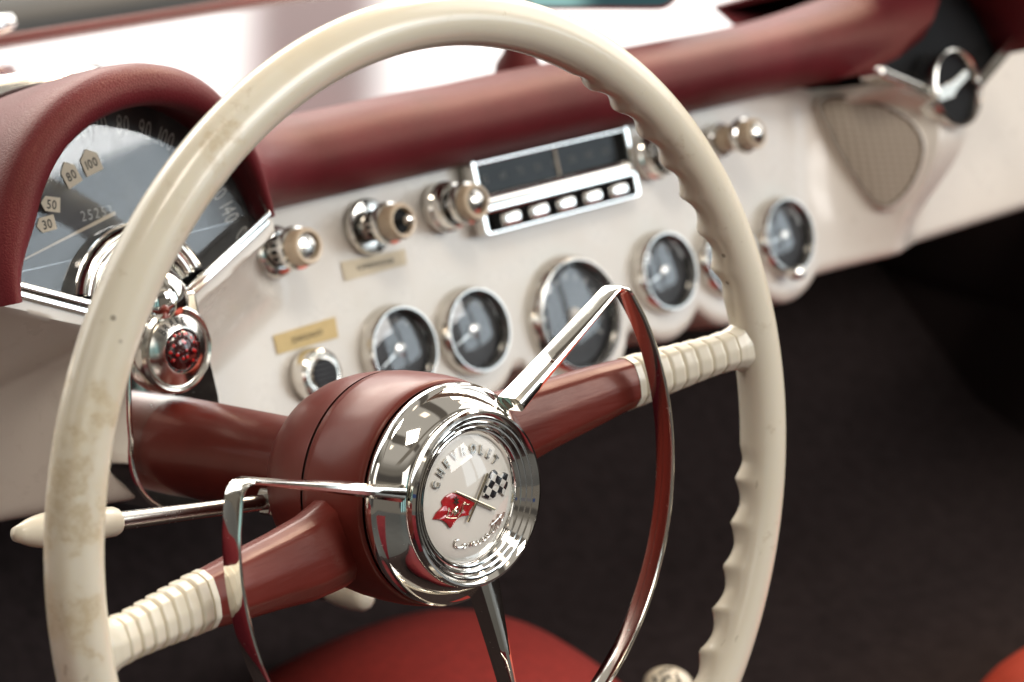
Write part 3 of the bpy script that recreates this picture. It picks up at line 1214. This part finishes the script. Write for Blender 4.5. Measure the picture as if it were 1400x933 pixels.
# lever
P0 = WP(-.010, -.008, -.105)
P1 = WP(-.0225, -.0099, -.105)
P2 = WP(-.1108, .0043, -.105)
P3 = WP(-.1600, .0136, -.105)
dl = (P2 - P1).normalized()
g_ = Geo()
g_.tube([P0, P1, P1 + (P2 - P1) * .5, P2], [.0036, .0036, .0037, .0042], 18)
lv = mk("turn_signal_lever", g_, "steel", colm, label="thin steel lever rod with an ivory tip")
ex = dl.orthogonal().normalized()
ey = dl.cross(ex)
g_ = Geo()
g_.lathe(frame(P1, ex, ey, dl), [(.0001, -.004), (.0062, -.004), (.0073, -.0028), (.0073, .0028), (.0062, .004), (.0001, .004)], 6)
mk("lever_nut", g_, "steel", lv, angle=20, bevel=.0005)
L = (P3 - P2).length
g_ = Geo()
prof = [(.0001, -.003), (.0058, -.003), (.0066, -.001), (.0068, .004)]
for k in range(1, 12):
    s_ = k / 12
    prof.append((.0068 * math.sqrt(max(0, 1 - max(0, (s_ - .25) / .75) ** 3.4)) + .0014 * math.sin(math.pi * s_), .004 + (L - .004) * s_))
prof += [(.0030, L - .0006), (.0001, L)]
g_.lathe(frame(P2, ex, ey, dl), prof, 28)
mk("lever_tip", g_, "ivory2", lv, angle=60)

# ------------------------------------------------------------------ steering wheel
wheel = thing("steering_wheel", (0, 0, 0), "ivory two spoke steering wheel with brick red hub and chrome horn ring", "steering wheel")
RW_, rt = .205, .0113
rows = []
NA, NS = 720, 40
def grip_zone(d):
    d = d % 360
    for a, b_ in ((14, 62), (298, 353), (118, 166), (187, 242)):
        if a <= d <= b_:
            return min(1.0, (d - a) / 3.0, (b_ - d) / 3.0)
    return 0.0
for i in range(NA):
    a = 360 * i / NA
    z_ = max(0.0, grip_zone(a))
    ph = (a if a < 180 else 360 - a) / 6.3
    fr_ = ph % 1.0
    cusp = abs(2 * fr_ - 1) ** 1.7
    ca, sa = math.cos(rad(a)), math.sin(rad(a))
    row = []
    for j in range(NS):
        f = 2 * math.pi * j / NS          # 0 = outward, 90 = towards the driver
        win = max(0.0, math.cos(f - rad(180 + 50))) ** 1.5
        r = rt * (1 + .018 * math.cos(3 * f - rad(60)) - .025 * math.exp(-((f - rad(60)) / .25) ** 2))
        r += z_ * win * (-.0016 + .0036 * cusp)
        rr = RW_ + r * math.cos(f)
        row.append(WP(rr * ca, rr * sa, r * math.sin(f)))
    rows.append(row)
g_ = Geo()
g_.grid(rows, close_u=True, close_v=True)
mk("rim", g_, "ivory", wheel, angle=70)

# spokes: loft of a rounded hexagon along the arm
SEC = [(.50, -.30), (.52, .02), (.42, .34), (.10, .50), (-.20, .50), (-.40, .26), (-.50, -.05), (-.44, -.34), (-.15, -.50), (.20, -.50)]
def sec_points(V, Wd, creased=True):
    pts = []
    P = [(v * V, w * Wd) for v, w in SEC]
    n = len(P)
    for i in range(n):
        p0, p1, p2, p3 = P[i - 1], P[i], P[(i + 1) % n], P[(i + 2) % n]
        for j in range(5):
            t = j / 5
            cr = tuple(.5 * (2 * p1[a] + (p2[a] - p0[a]) * t + (2 * p0[a] - 5 * p1[a] + 4 * p2[a] - p3[a]) * t * t + (3 * p1[a] - p0[a] - 3 * p2[a] + p3[a]) * t ** 3) for a in (0, 1))
            ln = tuple(p1[a] + (p2[a] - p1[a]) * t for a in (0, 1))
            k = .72
            pts.append(tuple(cr[a] * (1 - k) + ln[a] * k for a in (0, 1)))
    return pts
def lerp_tab(tab, s):
    for (a, *va), (b_, *vb) in zip(tab, tab[1:]):
        if s <= b_:
            t = (s - a) / (b_ - a)
            return [x + (y - x) * t for x, y in zip(va, vb)]
    return list(tab[-1][1:])
# s along the arm (|u|): v centre (left / right differ a little as the wheel is turned), w, width, depth
TABL = [(.020, -.010, -.044, .046, .026), (.045, -.0135, -.034, .0420, .024), (.065, -.0150, -.0300, .0370, .0215), (.085, -.0140, -.0262, .0325, .0195), (.110, -.0130, -.0218, .0285, .0180),
        (.130, -.0122, -.0185, .0245, .0165), (.160, -.0108, -.0105, .0205, .0150), (.178, -.0101, -.005, .0182, .0146), (.186, -.0098, -.0026, .0186, .0146), (.190, -.0096, -.0016, .0202, .0146), (.194, -.0094, -.0008, .0240, .0140), (.198, -.0092, 0, .0310, .0125), (.202, -.0090, 0, .0410, .0100)]
TABR = [(.020, .005, -.044, .046, .026), (.045, .008, -.034, .0420, .024), (.065, .0105, -.0300, .0370, .0215), (.085, .0130, -.0262, .0325, .0195), (.110, .0158, -.0218, .0285, .0180),
        (.130, .0178, -.0185, .0245, .0165), (.160, .0205, -.0105, .0205, .0150), (.178, .0222, -.005, .0182, .0146), (.186, .0229, -.0026, .0186, .0146), (.190, .0233, -.0016, .0202, .0146), (.194, .0236, -.0008, .0240, .0140), (.198, .0240, 0, .0310, .0125), (.202, .0244, 0, .0410, .0100)]
def spoke_rows(tab, sgn, s0, s1, n, mod=None, scale=1.0):
    rows = []
    for i in range(n + 1):
        s = s0 + (s1 - s0) * i / n
        vc, wc, V, Wd = lerp_tab(tab, s)
        m = mod(s) if mod else 0.0
        pts = sec_points((V * scale + 2 * m), (Wd * scale + 2 * m))
        rows.append([WP(sgn * s, vc + p, wc + q) for p, q in pts])
    return rows
def ribs(s):
    # seven broad ribs parted by narrow grooves
    if s < .133 or s > .186:
        return 0.0
    f = ((s - .133) / .00757) % 1.0
    return -.0011 * math.exp(-((min(f, 1 - f)) / .10) ** 2) + .0005 * f
for sgn, tab in ((-1, TABL), (1, TABR)):
    g_ = Geo()
    g_.grid(spoke_rows(tab, sgn, .022, .131, 60), close_v=True, cap=True)
    mk("spoke", g_, "spokepaint", wheel, angle=60)
    g_ = Geo()
    g_.grid(spoke_rows(tab, sgn, .1295, .2015, 260, ribs, 1.035), close_v=True, cap=True)
    mk("spoke_grip", g_, "ivory2", wheel, angle=70)

# hub bell
g_ = Geo()
g_.lathe(FW, [(.020, -.0945), (.029, -.094), (.0355, -.0900), (.0410, -.083), (.0452, -.0745), (.0480, -.065), (.0497, -.056), (.0503, -.0498)], 96)
mk("hub_rear", g_, "redpaint", wheel, angle=50)
g_ = Geo()
g_.lathe(FW, [(.0494, -.0500), (.0494, -.0480)], 96)
mk("hub_seam", g_, "soot", wheel)
g_ = Geo()
g_.lathe(FW, [(.0496, -.0488), (.0505, -.0482), (.0510, -.044), (.0513, -.034), (.0512, -.024), (.0506, -.0175), (.0500, -.0140), (.0494, -.0125), (.0484, -.0120), (.0474, -.0140)], 96)
mk("hub_bell", g_, "redpaint", wheel, angle=60)
# chrome cup
g_ = Geo()
g_.lathe(FW, [(.0468, -.0150), (.0482, -.0108), (.0489, -.0092), (.0491, -.0076), (.0488, -.0062), (.0481, -.0056), (.0474, -.0050), (.0468, -.0040), (.0450, -.0014), (.0430, .0010), (.0410, .0030), (.0395, .0042), (.0387, .0046)], 128)
cup = mk("chrome_cup", g_, "chrome", wheel, angle=30)
g_ = Geo()
prof = [(.0386, .0040), (.0390, .0062), (.0388, .0084), (.0380, .0097), (.0370, .0098), (.0362, .0090), (.0352, .0074), (.0349, .0074), (.0346, .0079), (.0340, .0078), (.0328, .0062), (.0325, .0062), (.0322, .0067), (.0316, .0066),
        (.0304, .0050), (.0301, .0050), (.0298, .0054), (.0292, .0053), (.0280, .0040), (.0276, .0030), (.0271, .0020)]
g_.lathe(FW, prof, 128)
mk("bezel_rings", g_, "chrome", wheel, angle=25)

# ---- horn button emblem
g_ = Geo()
g_.lathe(FW, [(.0272, .0020), (.0255, .0026), (.020, .0032), (.012, .0036), (.00001, .0038)], 64)
badge = mk("horn_button", g_, "dish", wheel, angle=60, label="round white badge with crossed flags and raised lettering")
FE = lambda a, b_, c_: WP(a, b_, .0038 - (a * a + b_ * b_) * 1.9 + c_)
def emb(pts, z0, z1):
    return Geo().prism(FE, [(x * .001, y * .001) for x, y in pts], z0, z1)
# lettering on an arc
def arc_top(x):
    a = rad(93.5) - x / .0208
    return .0198 * math.cos(a) - .0002, .0198 * math.sin(a) - .0006, a - math.pi / 2
t_ = text_geo("CHEVROLET", .0058, lambda a, b_, c_: FE(a, b_, .0006 + c_), .0005, arc=arc_top, sx=.78, spacing=3.6, bold=.00012)
mk("lettering", t_, "silver", badge, angle=30)
# flag poles
def pole(p, q, r):
    g_ = Geo()
    p, q = Vector((p[0] * .001, p[1] * .001)), Vector((q[0] * .001, q[1] * .001))
    g_.tube([FE(*(p + (q - p) * k / 8), .0013) for k in range(9)], r, 10)
    return g_
g_ = pole((10.8, 8.0), (-3.8, -10.0), .0006)
mk("flag_pole", g_, "gold", badge)
g_ = pole((-9.2, 5.1), (13.1, -8.7), .0006)
mk("flag_pole", g_, "gold", badge)
RF = [(-8.4, 4.3), (-11.5, 4.9), (-14.8, 4.2), (-17.0, 2.6), (-16.7, .3), (-18.2, -.4), (-20.4, -1.3), (-22.5, -3.9), (-20.0, -4.6), (-17.6, -5.6), (-15.6, -7.4), (-13.8, -10.1), (-12.2, -9.4), (-10.5, -8.0), (-8.6, -7.0),
      (-6.2, -6.7), (-2.2, -7.4), (-2.6, -6.4), (-1.6, -5.4), (.6, -4.2), (2.2, -3.0)]
def refine_fan(poly, z, zb, mat, name, parent):
    g_ = Geo()
    cx_ = sum(p[0] for p in poly) / len(poly)
    cy_ = sum(p[1] for p in poly) / len(poly)
    sm = poly
    rows = []
    for q, dz in ((1.0, zb), (1.0, z - .0003), (.93, z), (.6, z), (.3, z), (.02, z)):
        rows.append([FE((cx_ + (x - cx_) * q) * .001, (cy_ + (y - cy_) * q) * .001, dz + .00025 * math.sin(x * .55 + y * .35)) for x, y in sm])
    g_.grid(rows, close_v=True)
    return mk(name, g_, mat, parent, angle=40)
rf = refine_fan(RF, .0011, .0002, "redflag", "red_flag", badge)
# small gold marks on the red flag
g_ = Geo()
for i in range(6):
    a = rad(60 * i + 15)
    c_, s_ = math.cos(a), math.sin(a)
    g_.add(emb([(-9.6 + .25 * -s_, 1.2 + .25 * c_), (-9.6 + 1.5 * c_ + .42 * -s_, 1.2 + 1.9 * s_ + .42 * c_), (-9.6 + 1.7 * c_, 1.2 + 2.1 * s_), (-9.6 + 1.5 * c_ - .42 * -s_, 1.2 + 1.9 * s_ - .42 * c_), (-9.6 - .25 * -s_, 1.2 - .25 * c_)], .0010, .0017).v,
           [(0, 1, 2, 3, 4), (9, 8, 7, 6, 5)])
mk("flower_mark", g_, "gold", rf)
g_ = Geo()
for pts in ([(-16.2, -4.6), (-14.2, -5.4)], [(-15.4, -5.0), (-13.6, -.8)], [(-13.8, -5.6), (-10.2, -6.4)], [(-9.4, -6.0), (-5.8, -3.8)], [(-7.6, -5.0), (-5.6, -1.6)],
            [(-13.2, -4.2), (-11.4, -2.4), (-9.2, -1.6)], [(-11.6, -4.8), (-9.0, -4.0), (-8.6, -2.6)]):
    g_.tube([FE(x * .001, y * .001, .0014) for x, y in pts], .00030, 6)
g_.lathe(lambda a, b_, c_: FE(-.0105 + a, -.0036 + b_, .0012 + c_), [(.0013, 0), (.0011, .0006), (.00001, .0008)], 16)
mk("crest_mark", g_, "gold", rf)
g_ = Geo()
for pts in ([(-5.6, -1.2), (-4.6, -1.8), (-3.8, -1.4)], [(-3.6, -2.0), (-2.6, -2.5), (-1.8, -2.2)], [(-5.2, -.7), (-4.4, -1.1)]):
    g_.tube([FE(x * .001, y * .001, .0013) for x, y in pts], .00028, 6)
mk("script_mark", g_, "gold", rf)
CF = [(13.2, 7.3), (14.8, 8.3), (16.4, 8.2), (17.6, 6.8), (18.8, 5.5), (20.2, 5.6), (21.9, 5.6), (23.6, 4.6), (25.2, 3.1), (24.2, 1.8), (23.6, .5), (23.2, -.9), (22.4, -2.1), (21.4, -3.3), (20.3, -5.0), (19.0, -3.4), (17.6, -2.4), (16.4, -2.5),
      (15.0, -3.4), (13.2, -3.9), (10.7, -3.6), (8.6, -2.4), (7.0, -1.0), (8.2, .6), (9.2, 2.2), (11.2, 4.8)]
m_, g2, b2 = principled("black_white_check")
cz = coords(g2)
mp = g2.n("ShaderNodeMapping")
g2.set(mp.inputs[0], cz)
mp.inputs["Rotation"].default_value = (0, rad(-38), 0)
mp.inputs["Location"].default_value = (.0004, 0, .0009)
mp2 = g2.n("ShaderNodeMapping")
g2.set(mp2.inputs[0], mp.outputs[0])
mp2.inputs["Scale"].default_value = (1, 0, 1)
ck = g2.n("ShaderNodeTexChecker")
g2.set(ck.inputs[0], mp2.outputs[0])
ck.inputs["Scale"].default_value = 305
ck.inputs[1].default_value = (.014, .014, .017, 1)
ck.inputs[2].default_value = (.72, .69, .63, 1)
g2.set(b2.inputs["Base Color"], ck.outputs[0])
b2.inputs["Roughness"].default_value = .25
b2.inputs["Coat Weight"].default_value = .6
refine_fan(CF, .0012, .0002, m_, "chequered_flag", badge)
# chrome script under the flags
SCR = [[(-9.2, -16.6), (-10.6, -16.3), (-11.5, -17.2), (-11.5, -18.6), (-10.4, -19.7), (-8.6, -20.2), (-7.0, -20.2), (-5.6, -19.4)],
       [(-5.6, -19.4), (-6.6, -19.3), (-7.0, -20.2), (-6.3, -20.9), (-5.2, -20.8), (-4.8, -19.9), (-5.5, -19.3), (-3.9, -20.2), (-2.6, -19.8), (-2.2, -21.2), (-1.3, -20.2), (-.3, -20.0), (-.2, -21.4), (1.0, -21.3), (2.0, -20.3), (2.2, -21.3), (3.2, -21.6), (4.3, -20.6),
        (4.8, -19.6), (5.4, -21.0), (6.6, -21.0), (7.8, -20.0), (8.3, -19.0), (7.6, -18.9), (7.7, -20.1), (8.8, -20.3), (10.2, -19.2), (11.4, -17.4)],
       [(12.8, -13.6), (11.6, -17.0), (11.2, -18.8), (12.2, -19.0), (13.6, -17.6), (14.6, -16.0)],
       [(16.2, -12.0), (14.8, -15.4), (14.3, -17.4), (15.2, -17.6), (16.6, -16.0), (17.6, -14.4), (17.2, -13.8), (16.9, -15.0), (17.8, -15.3), (19.3, -13.8), (20.2, -12.2)],
       [(10.8, -15.2), (14.2, -14.2), (17.6, -12.4)]]
g_ = Geo()
for s_ in SCR:
    sm = []
    n = len(s_)
    for i in range(n - 1):
        p0, p1, p2, p3 = s_[max(0, i - 1)], s_[i], s_[i + 1], s_[min(n - 1, i + 2)]
        for j in range(4):
            t = j / 4
            sm.append(tuple(.5 * (2 * p1[a] + (p2[a] - p0[a]) * t + (2 * p0[a] - 5 * p1[a] + 4 * p2[a] - p3[a]) * t * t + (3 * p1[a] - p0[a] - 3 * p2[a] + p3[a]) * t ** 3) for a in (0, 1)))
    sm.append(s_[-1])
    g_.tube([FE(x * .001, y * .001, .0006) for x, y in sm], .00045, 8)
mk("script_lettering", g_, "silver", badge)
g_ = Geo()
g_.lathe(FW, [(.0274 * math.sin(rad(q)) / math.sin(rad(54)), .0040 + .0066 * (math.cos(rad(q)) - math.cos(rad(54))) / (1 - math.cos(rad(54)))) for q in range(54, 0, -6)] + [(.00001, .0106)], 64)
mk("clear_lens", g_, "emblemglass", badge)

# ---- horn ring: a bright flat band bent to an arc, with three arms
def strip(path, width, thick, n_in, g_):
    """band following path in the wheel plane; width along the axis, thick across; n_in: function giving in-plane normal"""
    rows = []
    for i, p in enumerate(path):
        a = path[max(0, i - 1)]
        b_ = path[min(len(path) - 1, i + 1)]
        tx, ty = b_[0] - a[0], b_[1] - a[1]
        L = math.hypot(tx, ty)
        nx, ny = -ty / L, tx / L
        wd = width(i) if callable(width) else width
        th = thick(i) if callable(thick) else thick
        wz = p[2]
        sec = [(-.5, -.5), (-.5, .30), (-.30, .46), (0, .5), (.30, .46), (.5, .30), (.5, -.5), (.3, -.56), (-.3, -.56)]
        rows.append([WP(p[0] + nx * th * s_, p[1] + ny * th * s_, wz + wd * q) for s_, q in sec])
    g_.grid(rows, close_v=True, cap=True)
A0, A1 = 162.2, 394.5
RH = .1303
arc = [(RH * math.cos(rad(a)), RH * math.sin(rad(a)), .0022) for a in [A0 + (A1 - A0) * k / 150 for k in range(151)]]
# rounded corners into the arms
def corner(p_arc, tangent_end, p_hub, r=.009):
    c_ = Vector((p_arc[0], p_arc[1]))
    d1 = (Vector(tangent_end[:2]) - c_).normalized()
    d2 = (Vector(p_hub[:2]) - c_).normalized()
    out = []
    a, b_ = c_ + d1 * r, c_ + d2 * r
    for k in range(9):
        t = k / 8
        q = a * (1 - t) ** 2 + c_ * 2 * t * (1 - t) + b_ * t * t
        out.append((q.x, q.y, .0022))
    return out
HL, HR = (-.0400, .0125, .0015), (.0330, .0335, .0015)
arc_mid = arc[6:-6]
cl = corner(arc[0], arc[6], HL)[::-1]
cr_ = corner(arc[-1], arc[-7], HR)
armL = [tuple(Vector(HL).lerp(Vector(cl[0]), k / 12)) for k in range(12)]
armR = [tuple(Vector(cr_[-1]).lerp(Vector(HR), k / 12)) for k in range(1, 13)]
path = armL + cl + arc_mid + cr_ + armR
npth = len(path)
def wfun(i):
    e = min(i, npth - 1 - i)
    return .0098 + (.0030 * (1 - e / 12) if e < 12 else 0)
def tfun(i):
    e = min(i, npth - 1 - i)
    return .0026 + (.0050 * (1 - e / 12) ** 1.5 if e < 12 else 0)
g_ = Geo()
strip(path, wfun, tfun, None, g_)
hr_ = mk("horn_ring", g_, "chromeband", wheel, angle=28)
g_ = Geo()
q0, q1 = Vector((.0060, -.0385, .0010)), Vector((.0190, -.1285, .0022))
p_ = [tuple(q0.lerp(q1, k / 14)) for k in range(15)]
strip(p_, lambda i: .0100 + .0025 * max(0, 1 - i / 8), lambda i: .0026 + .0090 * max(0, 1 - i / 9) ** 1.4, None, g_)
mk("lower_arm", g_, "chromeband", hr_, angle=28)

# ------------------------------------------------------------------ paper tags and labels
def tag_sticker(mph_txt, x, t, rot, label, tip):
    o = Vector(DP(x, t, .0991))
    a = rad(rot)
    ex_ = DX * math.cos(a) + DT * math.sin(a)
    ey_ = -DX * math.sin(a) + DT * math.cos(a)
    F = frame(o, ex_, ey_, DN)
    w_, h_ = (.0054 if len(mph_txt) == 2 else .0063), .0036
    if tip == "up":
        poly = [(-w_ * .85, -.0052), (w_ * .85, -.0052), (w_ * .85, .0034), (0, .0072), (-w_ * .85, .0034)]
    else:
        poly = [(-w_, 0), (-w_ * .55, -h_), (w_, -h_), (w_, h_), (-w_ * .55, h_)]
    th = thing("paper_tag", o, label, "paper tag", "speed tags on the speedometer glass")
    g_ = Geo()
    g_.prism(F, poly, 0, .00025)
    mk("paper", g_, "sticker", th)
    t_ = text_geo(mph_txt, .0062, lambda p, q, r: F(p + (.0006 if tip != "up" else 0), q - .0023, .0003 + r), 0, sx=.86, spacing=.8, bold=.00010)
    mk("number", t_, "ink", th)


tag_sticker("30", -.0415, .0390, 2, "beige paper tag reading 30 on the speedometer glass", "left")
tag_sticker("50", -.0365, .0478, -16, "beige paper tag reading 50 on the speedometer glass", "left")
tag_sticker("80", -.0215, .0592, 18, "beige paper tag reading 80 on the speedometer glass", "up")
tag_sticker("100", -.0085, .0630, 12, "beige paper tag reading 100 on the speedometer glass", "up")


def paper_label(txt, pts, mat, label):
    th = thing("paper_label", DP(pts[0][0], pts[0][1], 0), label, "paper label", "typed paper labels on the dashboard")
    xs_, ts_ = [p[0] for p in pts], [p[1] for p in pts]
    cx_, ct_ = sum(xs_) / 4, sum(ts_) / 4
    ang = math.atan2(pts[1][1] - pts[0][1], pts[1][0] - pts[0][0])
    ex_, ey_ = DX * math.cos(ang) + DT * math.sin(ang), -DX * math.sin(ang) + DT * math.cos(ang)
    g_ = Geo()
    n = 14
    top = [DP(pts[0][0] + (pts[1][0] - pts[0][0]) * k / n, pts[0][1] + (pts[1][1] - pts[0][1]) * k / n, .0008 + .0004 * math.sin(k)) for k in range(n + 1)]
    bot = [DP(pts[3][0] + (pts[2][0] - pts[3][0]) * k / n, pts[3][1] + (pts[2][1] - pts[3][1]) * k / n, .0007 + .0002 * math.cos(k)) for k in range(n + 1)]
    bk_ = [[p - DN * .0004 for p in r] for r in (bot, top)]
    g_.grid([top, bot] + bk_, close_u=True)
    mk("paper", g_, mat, th)
    F = frame(DP(cx_, ct_ - .0014, .0016), ex_, ey_, DN)
    t_ = text_geo(txt, .0041, F, 0, sx=.75, spacing=1.0)
    mk("text", t_, "ink", th)


paper_label("ZÜNDSCHLOSS", [(.1555, -.0500), (.2020, -.0490), (.2015, -.0610), (.1555, -.0610)], "yellow", "yellowed typed paper label above the round chrome lock")
paper_label("SCHEIBENWISCHER", [(.2150, -.0195), (.2650, -.0215), (.2645, -.0305), (.2150, -.0310)], "pale", "faded typed paper label below the large chrome disc switch")

# ------------------------------------------------------------------ footwell, tunnel, seat, levers
def bottom_strip(o):
    return o
g_ = Geo()
rows = []
for x in [-.42 + k * .06 for k in range(44)]:
    rows.append([Vector((x, y, z)) for y, z in ((-1.0, -.43), (-.3, -.43), (.1, -.43), (.42, -.425), (.50, -.40), (.62, -.30), (.68, -.22))])
g_.grid(rows)
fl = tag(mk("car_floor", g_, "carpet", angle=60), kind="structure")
g_ = Geo()
rows = []
for x in [-.42 + k * .06 for k in range(44)]:
    rows.append([Vector((x, y, z)) for y, z in ((.68, -.24), (.69, -.12), (.69, .0), (.67, .030), (.42, .034), (.40, .030))])
g_.grid(rows)
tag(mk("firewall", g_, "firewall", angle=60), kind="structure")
g_ = Geo()
g_.grid([[Vector((-.40, y, z)) for y in (-.18, .0, .2, .4, .68)] for z in (-.43, -.3, -.15, -.03)])
tag(mk("footwell_side", g_, "leather"), kind="structure")
# transmission hump
g_ = Geo()
rows = []
for k in range(60):
    q = k / 59
    y = .02 + .60 * q
    cxx = .335
    top = max(-.436, -.300 - 3.3 * (y - .325) ** 2)
    hw = .135
    row = []
    for j in range(25):
        a = math.pi * j / 24
        ex_ = math.copysign(abs(math.cos(a)) ** .8, math.cos(a))
        row.append(Vector((cxx - hw * ex_, y, -.44 + (top + .44) * math.sin(a))))
    rows.append(row)
g_.grid(rows)
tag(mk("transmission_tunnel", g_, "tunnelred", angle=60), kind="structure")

# gear lever
gl = thing("gear_lever", (.30, .13, -.30), "ivory topped gear lever with a worn engraved top beside the wheel rim", "gear lever")
KB = Vector((.336, .150, -.272))
g_ = Geo()
g_.tube([KB + Vector((.01, .05, -.06)), KB + Vector((.005, .02, -.03)), KB], .0045, 12)
mk("lever_rod", g_, "chrome", gl)
ax = Vector((-.25, -.25, .93)).normalized()
ex_ = ax.orthogonal().normalized()
ey_ = ax.cross(ex_)
FK = frame(KB, ex_, ey_, ax)
g_ = Geo()
g_.lathe(FK, [(.006, -.012), (.0135, -.006), (.0160, .002), (.0150, .009), (.0115, .0130), (.006, .0148), (.0001, .0152)], 40)
kn = mk("lever_knob", g_, "ivory2", gl, angle=60)
g_ = Geo()
for pts in ([(-.006, -.004), (-.002, -.006), (.004, -.004)], [(-.007, .003), (-.001, .004), (.002, -.001)], [(.003, .006), (.007, .002), (.008, -.002)], [(-.003, .008), (.002, .009)]):
    g_.tube([FK(a, b_, .0152 - (a * a + b_ * b_) * 20) for a, b_ in pts], .0011, 6)
mk("engraving", g_, "soot", kn)

# passenger seat: front left corner of the cushion
g_ = Geo()
rows = []
for j in range(33):
    fz = math.pi * j / 32 - math.pi / 2
    cz_, sz_ = max(1e-4, math.cos(fz)) ** .35, math.copysign(abs(math.sin(fz)) ** .8, math.sin(fz))
    row = []
    for k in range(72):
        a = 2 * math.pi * k / 72
        c_, s_ = math.cos(a), math.sin(a)
        ux = math.copysign(abs(c_) ** .5, c_)
        uy = math.copysign(abs(s_) ** .5, s_)
        row.append(Vector((.715 + .25 * ux * cz_, -.18 + .27 * uy * cz_, -.345 + .078 * sz_ + .004 * math.sin(ux * 6))))
    rows.append(row)
g_.grid(rows, close_v=True, cap=True)
seat = thing("passenger_seat", (.84, -.20, -.43), "bright red vinyl passenger seat cushion at the lower right", "car seat")
mk("cushion", g_, "seatred", seat, angle=70)

# ivory pull handle under the dash
ph_ = thing("pull_handle", (.140, .235, -.170), "small cream pull handle peeping out under the steering hub", "handle")
g_ = Geo()
pa = Vector((.120, .195, -.156))
ax = Vector((.05, -.93, .25)).normalized()
ex_ = ax.orthogonal().normalized()
ey_ = ax.cross(ex_)
g_.lathe(frame(pa, ex_, ey_, ax), [(.004, -.02), (.006, -.012), (.0075, 0), (.0076, .006), (.0062, .009), (.003, .0105), (.0001, .011)], 32)
mk("grip", g_, "ivory2", ph_, angle=60)
g_ = Geo()
g_.tube([pa, pa - ax * .12], .004, 10)
mk("shaft", g_, "steel", ph_)

# ------------------------------------------------------------------ beyond the dash: windscreen, bonnet, mirror
ws = thing("windscreen", (.4, .66, .05), "windscreen with a dark rubber foot behind the glossy dash top", "windscreen")
base = [Vector((x, .662 + .02 * (x - .3) * 0, .046)) for x in [-.5 + .04 * k for k in range(62)]]
g_ = Geo()
g_.grid([[p + Vector((0, dy, dz)) for p in base] for dy, dz in ((-.004, -.03), (-.002, .004), (.006, .012), (.03, .022), (.045, .022), (.05, -.03))])
mk("rubber_foot", g_, "gasket", ws, angle=50)
g_ = Geo()
g_.grid([[p + Vector((0, .022 - .42 * q, .019 + .46 * q)) for p in base] for q in (0, .33, .66, 1)])
mk("pane", g_, "pane", ws)
g_ = Geo()
wa, wb = Vector((.02, .628, .060)), Vector((.212, .630, .0635))
g_.tube([wa, wa.lerp(wb, .5), wa.lerp(wb, .93), wb, wb + Vector((.004, -.001, 0))], [.007, .0072, .0068, .0058, .002], 16)
mk("corner_moulding", g_, "chrome", ws, angle=60, label="rounded chrome moulding end at the upper left")

g_ = Geo()
g_.grid([[Vector((x, y, -.62)) for x in (-30, -5, 0, 2, 5, 30)] for y in (-30, -3, 0, 3, 8, 40)])
tag(mk("ground", g_, "floor"), kind="structure")
# rear view mirror on a short stem
mr = thing("rear_view_mirror", (.445, .395, .05), "rear view mirror on a maroon stem above the dash roll", "mirror")
g_ = Geo()
Fz = frame(Vector((.443, .398, .045)), Vector((1, 0, 0)), Vector((0, 1, 0)), Vector((0, 0, 1)))
g_.lathe(Fz, [(.016, -.012), (.0150, .004), (.0105, .012), (.0075, .020), (.0070, .045), (.0001, .046)], 28)
mk("stem", g_, "leather", mr, angle=60)
nm = Vector((-.56, -.80, .20)).normalized()
ex_ = Vector((0, 0, 1)).cross(nm).normalized() * 1.0
ey_ = nm.cross(ex_).normalized()
FMr = frame(Vector((.482, .4215, .1050)), ex_, ey_, nm)
out = rrect(-.098, .098, -.028, .028, .016, 6)
g_ = Geo()
g_.prism(FMr, out, -.012, .0)
ms = mk("mirror_housing", g_, "chrome2", mr, bevel=.003)
g_ = Geo()
g_.prism(FMr, rrect(-.0955, .0955, -.0255, .0255, .0145, 6), .0, .0012)
mk("mirror_glass", g_, "mirror", mr)


# far door panel and the driver's seat, both mirrored in the chrome
g_ = Geo()
rows = []
for k in range(30):
    y = -2.3 + 2.98 * k / 29
    rows.append([Vector((1.20 + dx, y, z)) for dx, z in ((0, -.43), (0, -.30), (-.012, -.29), (-.014, -.20), (0, -.19), (0, -.10), (-.02, -.04), (.01, -.02))])
g_.grid(rows)
dr = thing("door_panel", (1.20, -.3, -.43), "dark maroon far door panel beyond the shaded footwell", "door panel")
mk("panel_skin", g_, simple("dark_maroon_vinyl", (.034, .026, .026), .6, spec=.2), dr, angle=50)
g_ = Geo()
rows = []
for j in range(25):
    fz = math.pi * j / 24 - math.pi / 2
    cz_, sz_ = max(1e-4, math.cos(fz)) ** .35, math.copysign(abs(math.sin(fz)) ** .8, math.sin(fz))
    rows.append([Vector((.0 + .27 * math.copysign(abs(math.cos(a)) ** .5, math.cos(a)) * cz_, -.46 + .27 * math.copysign(abs(math.sin(a)) ** .5, math.sin(a)) * cz_, -.335 + .08 * sz_)) for a in [2 * math.pi * k / 64 for k in range(64)]])
g_.grid(rows, close_v=True, cap=True)
ds = thing("driver_seat", (0, -.46, -.43), "red vinyl driver seat cushion mirrored in the chrome hub", "car seat")
mk("cushion", g_, "leather", ds, angle=70)
